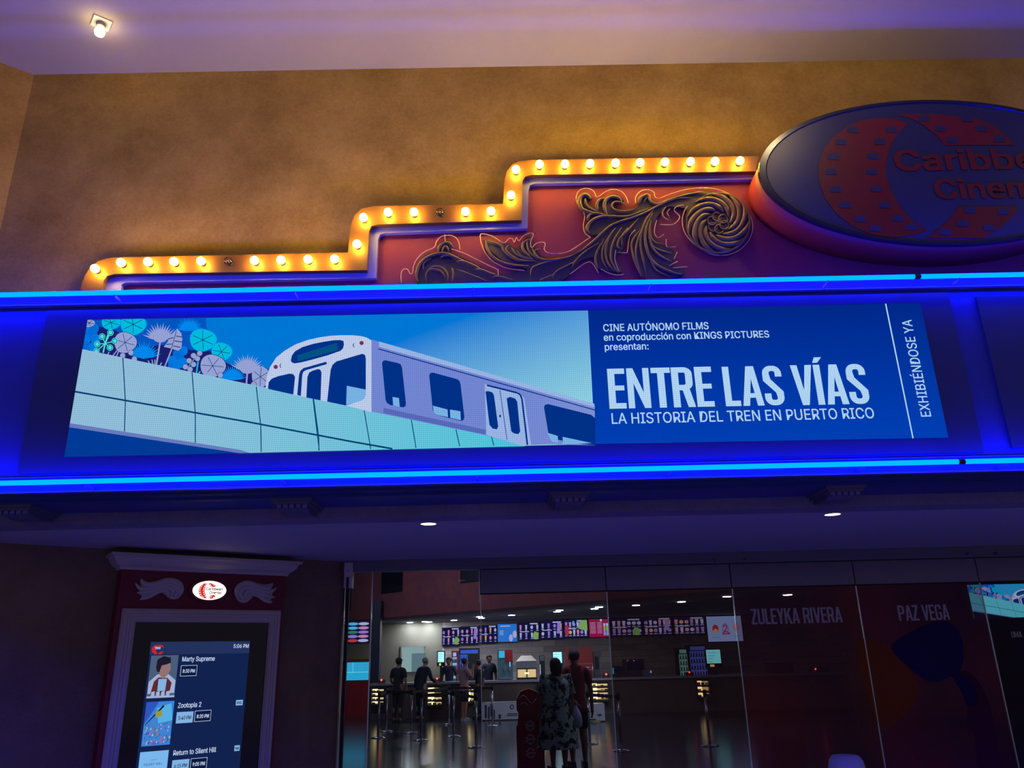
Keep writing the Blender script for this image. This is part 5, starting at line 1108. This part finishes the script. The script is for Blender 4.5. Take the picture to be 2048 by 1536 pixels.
# left end: two glowing panels added to stand for reflections in the sidelight
def at_(px, py, y): return onY(px, py, y)
y = 27.5; a, b = at_(692, 1286, y), at_(739, 1243, y)
t = thing('sweets_reflection', 'bright panel of colourful stacked sweets, standing for a reflection in the sidelight', 'screen', ((a.x+b.x)/2, y, a.z)); MB().box((a.x-.03, y, a.z-.03), (b.x+.03, y+.08, b.z+.03)).build('case', M_gap, t)
mb = MB(); cols = [MC[5], MC[2], MC[4], MC[6], MC[0], MC[1], glow('sweet_green', (40, 130, 90)), glow('sweet_red', (190, 60, 60))]
mb.quad((a.x, y-.003, a.z), (b.x, y-.003, a.z), (b.x, y-.003, b.z), (a.x, y-.003, b.z), 8)
for k in range(5):
    for half in (0, 1):
        cx_ = a.x+(b.x-a.x)*(.28 if half == 0 else .75); z_ = a.z+(b.z-a.z)*(k+.5)/5
        mb.poly([(cx_+(b.x-a.x)*.24*math.cos(2*math.pi*i/10), y-.006, z_+(b.z-a.z)*.075*math.sin(2*math.pi*i/10)) for i in range(10)], [7, 5, 6, 0, 0][k] if half == 0 else [4, 3, 5, 3, 4][k])
mb.build('picture', cols+[M_menu], t, fix=False)
a, b = at_(688, 1361, y-.3), at_(738, 1324, y-.3)
t = thing('ticket_reflection', 'glowing cyan panel with a white bar, standing for a reflection in the sidelight', 'window', ((a.x+b.x)/2, y-.3, 0)); MB().box((a.x-.1, y-.28, 0), (b.x+.1, y+.1, b.z+.1)).build('red_backing', M_dr, t)
mb = MB().quad((a.x, y-.3, a.z), (b.x, y-.3, a.z), (b.x, y-.3, b.z), (a.x, y-.3, b.z), 0); W_, H_ = b.x-a.x, b.z-a.z
mb.box((a.x, y-.31, a.z+H_*.42), (b.x, y-.302, a.z+H_*.47), 1); mb.box((a.x+W_*.33, y-.31, a.z+H_*.4), (a.x+W_*.36, y-.302, b.z), 1); mb.box((a.x+W_*.52, y-.31, a.z+H_*.55), (a.x+W_*.86, y-.302, a.z+H_*.9), 2); mb.box((a.x+W_*.12, y-.31, a.z+H_*.6), (a.x+W_*.34, y-.302, a.z+H_*.86), 2)
mb.build('lit_pane', [glow('ticket_cyan', (34, 150, 186), 1.4), glow('ticket_white', (110, 210, 226)), glow('ticket_blue', (60, 170, 206))], t)
# second small video wall in the lobby showing the same picture
YV = 16.5; tl = onY(1934, 1170, YV); sc = .207*YV/YS*.985
t = thing('lobby_screen', 'bright train picture screen seen through the film at the right edge', 'screen', (tl.x, YV, tl.z-1.12*sc))
W_, H_ = (zx['x1']-zx['x0'])*sc, (zx['z1']-zx['z0'])*sc
MB().box((tl.x-.03, YV+.01, tl.z-H_-.03), (tl.x+W_+.03, YV+.1, tl.z+.03)).build('bezel', M_gap, t)
hang = MB(); hang.tube([(tl.x+.4, YV+.06, tl.z), (tl.x+.4, YV+.06, 4.7)], .02, 8); hang.tube([(tl.x+2.6, YV+.06, tl.z), (tl.x+2.6, YV+.06, 4.7)], .02, 8); hang.build('hanger_rod', M_gap, t)
v2 = MB(); v2.v = [Vector((tl.x+(v.x-zx['x0'])*sc, YV-(YS-v.y), tl.z+(v.z-zx['z1'])*sc)) for v in pm.v]; v2.f = pm.f; v2.mi = pm.mi; v2.sm = pm.sm
v2m = []
for mm in pics:
    c2 = mm.copy(); e_ = [n for n in c2.node_tree.nodes if n.type == 'EMISSION'][0]
    for l in list(e_.inputs[1].links): c2.node_tree.links.remove(l)
    e_.inputs[1].default_value = 2.2
    for l in list(e_.inputs[0].links): c2.node_tree.links.remove(l)
    flat = {C_sky: (40, 160, 220), C_conc: (90, 196, 216), C_bg: (0, 50, 150), C_side: (130, 144, 212), C_low: (8, 10, 36)}.get(mm)
    if flat: e_.inputs[0].default_value = lin(flat)+(1,)
    v2m.append(c2)
v2.build('picture', v2m, t, fix=False)
# white bin cap outside by the red film
p = onY(1692, 1524, 8.4); t = thing('white_bin', 'white round-shouldered bin top in front of the red film, at the bottom edge', 'bin', (p.x, 8.4, 0))
zt = onY(1692, 1509, 8.4).z; wv = onY(1724, 1530, 8.4).x-onY(1660, 1530, 8.4).x
MB().lathe((p.x, 8.4, 0), [(wv*.50, 0), (wv*.56, zt-.16), (wv*.555, zt-.12), (wv*.5, zt-.05), (wv*.40, zt-.008), (wv*.2, zt)], 28).build('bin_body', mat('bin_white', (206, 204, 214), .5), t)
MB().lathe((p.x, 8.4, 0), [(wv*.57, zt-.17), (wv*.585, zt-.165), (wv*.585, zt-.14), (wv*.57, zt-.135)], 28).build('rim_band', M_gap, t)

# ------------------------------------------------------------------ people
def skin_mesh(name, nodes, edges, root, mats, parent, org, ang, sub=2, extra=None):
    """continuous body: nodes {key: (pos, rx, ry)} grown with a skin modifier, turned by ang and set at org"""
    keys = list(nodes); idx = {k: i for i, k in enumerate(keys)}
    me = bpy.data.meshes.new(name)
    me.from_pydata([nodes[k][0] for k in keys], [(idx[a], idx[b]) for a, b in edges], [])
    o = bpy.data.objects.new(name, me); COL.objects.link(o)
    md = o.modifiers.new('skin', 'SKIN'); md.use_smooth_shade = True
    sv = me.skin_vertices[0].data
    for k in keys: sv[idx[k]].radius = (nodes[k][1], nodes[k][2]); sv[idx[k]].use_root = (k == root)
    sb = o.modifiers.new('sub', 'SUBSURF'); sb.levels = sub; sb.render_levels = sub
    bpy.context.view_layer.update()
    m2 = bpy.data.meshes.new_from_object(o.evaluated_get(bpy.context.evaluated_depsgraph_get()))
    bpy.data.objects.remove(o); bpy.data.meshes.remove(me)
    mb = MB(); mb.add([v.co.copy() for v in m2.vertices], [tuple(p.vertices) for p in m2.polygons], 0, True); bpy.data.meshes.remove(m2)
    if extra: extra(mb)
    rot = Matrix.Rotation(ang, 3, 'Z'); mb.v = [rot @ v + Vector(org) for v in mb.v]
    return mb.build(name, mats, parent)
def lerp(a, b, t): return tuple(a[i]+(b[i]-a[i])*t for i in range(3))
def person(lab, org, ang, H=1.70, build=1.0, skin=(150, 108, 88), shirt=None, trousers=None, shorts=None, dress=None, hair=(30, 26, 30), cap=None, wr=None, wl=None, er=None, el=None, stance=.10, lean=0.0, head_turn=0.0, shoe=(26, 26, 34), long_sleeve=False, hairlen=0):
    s = H/1.72; t = thing('person', lab, 'person', org); S_ = lambda *p: tuple(c*s for c in p)
    L = lambda z: lean*max(0, z-.95)
    wl_ = wl or (-.27, .03, .84); wr_ = wr or (.27, .03, .84); el_ = el or (-.25, -.02, 1.12); er_ = er or (.25, -.02, 1.12)
    N = {}; E_ = []
    def n(k, p, rx, ry=None): N[k] = (S_(p[0], p[1]+L(p[2]), p[2]), rx*s, (ry or rx)*s)
    b = build
    n('pelvis', (0, 0, .94), .135*b, .105*b); n('waist', (0, 0, 1.10), .125*b, .095*b); n('chest', (0, 0, 1.28), .145*b, .105*b); n('collar', (0, 0, 1.42), .085*b, .065*b)
    n('neck', (0, .005, 1.49), .05, .05); n('jaw', (0, .03, 1.555), .062, .07); n('skull', (0, .02, 1.63), .078, .094); n('crown', (0, .01, 1.685), .055, .066)
    E_ += [('pelvis', 'waist'), ('waist', 'chest'), ('chest', 'collar'), ('collar', 'neck'), ('neck', 'jaw'), ('jaw', 'skull'), ('skull', 'crown')]
    for sd, w_, e_, q in ((-1, wl_, el_, 'l'), (1, wr_, er_, 'r')):
        n('sh'+q, (sd*.185*(.6+.4*b), 0, 1.40), .056, .056); n('el'+q, e_, .041); n('wr'+q, w_, .028)
        d = Vector(w_)-Vector(e_); d.normalize()
        side = Vector((0, 0, 1)).cross(d); side = side.normalized() if side.length > .3 else Vector((0, 1, 0))
        pal = Vector(w_)+d*.075; n('pa'+q, tuple(pal), .035, .02)
        E_ += [('collar', 'sh'+q), ('sh'+q, 'el'+q), ('el'+q, 'wr'+q), ('wr'+q, 'pa'+q)]
        curl = Vector((-sd*.5, .3, 0))
        for i, ln in enumerate((.068, .078, .072, .055)):
            rt = pal+side*(.027-.018*i)+d*.012; f1 = rt+d*ln*.5+curl*.008; f2 = rt+d*ln+curl*.026
            n('f%d%s' % (i, q), tuple(rt), .009); n('g%d%s' % (i, q), tuple(f1), .0085); n('h%d%s' % (i, q), tuple(f2), .007); E_ += [('pa'+q, 'f%d%s' % (i, q)), ('f%d%s' % (i, q), 'g%d%s' % (i, q)), ('g%d%s' % (i, q), 'h%d%s' % (i, q))]
        th = Vector(w_)+d*.03+side*.035; n('t1'+q, tuple(th), .011); n('t2'+q, tuple(th+d*.035+side*.012), .009); E_ += [('wr'+q, 't1'+q), ('t1'+q, 't2'+q)]
    for sd, q in ((-1, 'l'), (1, 'r')):
        n('hip'+q, (sd*.085*b, 0, .88), .088*b, .095*b); n('kn'+q, (sd*stance*.95, .01, .49), .056*b); n('ca'+q, (sd*stance, -.02, .34), .052*b); n('an'+q, (sd*stance, -.02, .09), .036); n('he'+q, (sd*stance, -.05, .045), .036, .036); n('to'+q, (sd*(stance+.02), .13, .035), .034, .026)
        E_ += [('pelvis', 'hip'+q), ('hip'+q, 'kn'+q), ('kn'+q, 'ca'+q), ('ca'+q, 'an'+q), ('an'+q, 'he'+q), ('he'+q, 'to'+q)]
    M_sk = mat('skin_%d_%d_%d' % skin, skin, .6)
    def face(mb):
        mb.ball(S_(0, .125+L(1.6), 1.592), (.012*s, .02*s, .02*s)); mb.ball(S_(0, .112+L(1.6), 1.555), (.022*s, .01*s, .006*s))
        for sd in (-1, 1): mb.ball(S_(sd*.082, .02+L(1.6), 1.60), (.01*s, .02*s, .03*s))
    body = skin_mesh('body', N, E_, 'pelvis', M_sk, t, org, ang, 2, face)
    rot = Matrix.Rotation(ang, 3, 'Z'); place = lambda p: rot @ Vector(p) + Vector(org)
    ey = MB()
    for sd in (-1, 1): ey.ball(place(S_(sd*.032, .105+L(1.6), 1.615)), .010*s)
    ey.build('eyes', mat('eye_dark', (20, 16, 18), .3), t)
    def garment(name, keys, edges, grow, m, cuts=None, root=None):
        G = {}
        for k in keys:
            p, rx, ry = N[k]; G[k] = (p, rx+grow*s, ry+grow*s)
        for k, (p, rx, ry) in (cuts or {}).items(): G[k] = (p, rx, ry)
        return skin_mesh(name, G, edges, root or keys[0], m, t, org, ang, 2)
    if shirt:
        C = {}; pz = N['pelvis']; C['hem'] = ((pz[0][0], pz[0][1], pz[0][2]-.10*s), .150*b*s, .122*b*s); ed = [('hem', 'pelvis'), ('pelvis', 'waist'), ('waist', 'chest'), ('chest', 'collar')]
        for q in 'lr':
            pe, ps, pw = N['el'+q][0], N['sh'+q][0], N['wr'+q][0]
            if long_sleeve: C['cu'+q] = (lerp(pe, pw, .88), .040*s, .040*s); C['ee'+q] = (pe, .055*s, .055*s); ed += [('collar', 'sh'+q), ('sh'+q, 'ee'+q), ('ee'+q, 'cu'+q)]
            else: C['cu'+q] = (lerp(ps, pe, .82), .062*s, .062*s); ed += [('collar', 'sh'+q), ('sh'+q, 'cu'+q)]
        garment('shirt', ['pelvis', 'waist', 'chest', 'collar', 'shl', 'shr'], ed, .018, mat('cloth_%d_%d_%d' % shirt, shirt, .85), C)
    low = trousers or shorts
    if low:
        C = {}; pz = N['pelvis']; C['wst'] = ((pz[0][0], pz[0][1], pz[0][2]+.09*s), .132*b*s, .108*b*s); ed = [('wst', 'pelvis')]
        for q in 'lr':
            a, k_, an = N['hip'+q][0], N['kn'+q][0], N['an'+q][0]
            C['hp'+q] = (a, .108*s*b, .112*s*b); C['k'+q] = (k_, .078*s, .080*s); ed += [('pelvis', 'hp'+q), ('hp'+q, 'k'+q)]
            if trousers: C['c'+q] = (lerp(k_, an, .95), .056*s, .06*s); ed += [('k'+q, 'c'+q)]
        garment('trousers' if trousers else 'shorts', ['pelvis'], ed, .014, mat('cloth_%d_%d_%d' % low, low, .85), C)
    if dress:
        mb = MB(); cs = []
        for z, rx, ry in ((.34, .30, .24), (.36, .30, .24), (.6, .265, .21), (.8, .235, .19), (.95, .215, .175), (1.1, .195, .16), (1.25, .20, .155), (1.36, .19, .135), (1.43, .11, .085), (1.45, .085, .07)):
            ring = []
            for j in range(28):
                a = 2*math.pi*j/28; f = 1+(.05*math.sin(7*a) if z < .9 else 0)*(1-z)
                ring.append(place(S_(rx*b*f*math.cos(a), ry*b*f*math.sin(a)+L(z), z)))
            cs.append(ring)
        for r_ in cs: mb.v += r_
        for i in range(len(cs)-1):
            for j in range(28): mb.f.append([i*28+j, i*28+(j+1) % 28, (i+1)*28+(j+1) % 28, (i+1)*28+j]); mb.mi.append(0); mb.sm.append(True)
        mb.build('dress', dress, t)
        sl = MB()
        for q in 'lr':
            ps, pe = N['sh'+q][0], N['el'+q][0]; sl.tube([place(lerp(ps, pe, k)) for k in (-.25, 0, .4, .9)], [.07*s, .078*s, .078*s, .088*s], 14)
        sl.build('sleeves', dress, t)
    if hair:
        h = MB(); h.ball(place(S_(0, -.003+L(1.65), 1.648)), (.094*s, .110*s, .088*s), 0, 16, 10)
        h.v = [v for v in h.v]
        if hairlen: h.ball(place(S_(0, -.06+L(1.55), 1.62-hairlen*.5)), (.10*s, .06*s, (.06+hairlen)*s), 0, 16, 10)
        # keep the face free: push the front of the cap back
        inv = rot.inverted()
        for i, v in enumerate(h.v):
            l = inv @ (v-Vector(org)); 
            if l.y > (.05+L(1.6))*s and l.z < 1.665*s: l.y = (.05+L(1.6))*s; h.v[i] = rot @ l + Vector(org)
        h.build('hair', mat('hair_%d_%d_%d' % hair, hair, .7), t)
    if cap:
        c = MB(); c.ball(place(S_(0, .005+L(1.66), 1.672)), (.10*s, .118*s, .075*s), 0, 18, 10)
        P = [S_(.075*math.cos(R(a)), .09+.10*math.sin(R(a))+L(1.65), 1.665) for a in range(0, 181, 20)]
        c.prism([place(p) for p in P], (0, 0, .012)); c.build('cap', mat('cap_cloth', cap, .8), t)
    f = MB()
    for q in 'lr':
        an, to = N['an'+q][0], N['to'+q][0]; c_ = place(lerp((an[0], an[1], .045*s), (to[0], to[1], .045*s), .45)); d = (place(to)-place(an)); d.z = 0; d.normalize(); n_ = Vector((-d.y, d.x, 0))
        pts = [(-.12, .035), (-.13, 0), (-.12, -.035), (0, -.045), (.1, -.045), (.15, -.02), (.155, .01), (.12, .04), (0, .04)]
        f.prism([Vector((c_.x, c_.y, 0))+d*a*s+n_*bb*s for a, bb in pts], (0, 0, .022*s))
        f.prism([Vector((c_.x, c_.y, .022*s))+d*a*.95*s+n_*bb*.95*s for a, bb in pts], (0, 0, .05*s))
    f.build('shoes', mat('shoe_%d_%d_%d' % shoe, shoe, .6), t)
    return t
def base(px, y): p = onY(px, 1400, y); return (p.x, y, 0)
M_dress = noisy('leafy_dress_print', (26, 40, 52), (150, 176, 168), scale=9, rough=.85, bump=0, detail=2, fine=30)
cr_ = [n_ for n_ in M_dress.node_tree.nodes if n_.type == 'VALTORGB'][0]; cr_.color_ramp.elements[0].position = .62; cr_.color_ramp.elements[1].position = .72
person('person with a dark cap and dark clothes waiting at the counter', base(796, 23.9), R(-25), 1.70, 1.12, (120, 90, 76), shirt=(16, 17, 30), trousers=(18, 18, 30), hair=(20, 18, 20), cap=(12, 13, 26), wl=(-.22, .18, .98))
person('grey-haired person in a dark jacket leaning towards the counter', base(842, 24.3), R(-40), 1.70, 1.1, (150, 116, 100), shirt=(16, 18, 44), trousers=(18, 20, 40), hair=(120, 118, 116), lean=.22, long_sleeve=True, wr=(.25, .34, 1.02), er=(.27, .10, 1.14))
person('clerk with dark hair and a light cap band behind the counter', base(899, 26.45), R(165), 1.70, .98, (120, 88, 74), shirt=(34, 34, 60), trousers=(24, 24, 34), hair=(24, 20, 24), lean=.12)
person('person in a pale pink shirt with a hand raised to the face', base(929, 24.0), R(-65), 1.66, 1.05, (140, 98, 84), shirt=(156, 120, 128), shorts=(22, 22, 44), hair=(26, 22, 30), wr=(.10, .24, 1.42), er=(.24, .16, 1.16), shoe=(150, 150, 160))
person('person in black holding a hand up beside the pale pink shirt', base(958, 24.6), R(60), 1.60, .95, (130, 96, 84), shirt=(14, 16, 34), trousers=(14, 16, 34), hair=(20, 18, 24), wl=(-.1, .22, 1.34), el=(-.25, .12, 1.12))
person('clerk in a dark shirt with white collar bending behind the counter', base(977, 26.85), R(200), 1.74, 1.08, (120, 90, 76), shirt=(30, 34, 62), trousers=(20, 20, 30), hair=(18, 16, 20), lean=.15, wr=(.36, .18, 1.02), er=(.36, .02, 1.18))
person('woman in a loose leaf-patterned green and white dress', base(1113, 13.2), R(10), 1.62, 1.18, (128, 88, 76), dress=M_dress, hair=(24, 22, 34), hairlen=.10, shoe=(40, 34, 44))
man = person('person in a dark red shirt and dark shorts holding a pale bag', base(1152, 13.7), R(12), 1.74, 1.16, (132, 92, 80), shirt=(120, 40, 48), shorts=(20, 20, 40), hair=(60, 58, 76), wl=(-.12, -.17, .98), el=(-.28, -.08, 1.12), shoe=(40, 34, 44))
p = onY(1151, 1420, 13.36); bgm = MB(); cs = []
for z, rx, ry in ((-.26, .02, .02), (-.25, .085, .06), (-.16, .105, .075), (-.06, .085, .06), (.02, .045, .03), (.07, .018, .014)):
    cs.append([Vector((p.x+rx*math.cos(2*math.pi*j/16), 13.36+ry*math.sin(2*math.pi*j/16), p.z+z)) for j in range(16)])
for r_ in cs: bgm.v += r_
for i in range(len(cs)-1):
    for j in range(16): bgm.f.append([i*16+j, i*16+(j+1) % 16, (i+1)*16+(j+1) % 16, (i+1)*16+j]); bgm.mi.append(0); bgm.sm.append(True)
bt = thing('plastic_bag', 'pale plastic bag hanging from the hand of the red-shirted person', 'bag', (p.x, 13.36, p.z-.26))
bgm.build('sack', mat('bag_pale', (160, 168, 206), .4), bt)
MB().tube([(p.x-.02, 13.36, p.z+.05), (p.x-.03, 13.36, p.z+.12), (p.x, 13.36, p.z+.15), (p.x+.03, 13.36, p.z+.12), (p.x+.02, 13.36, p.z+.05)], .006, 6).build('handles', mat('bag_pale', (160, 168, 206)), bt)
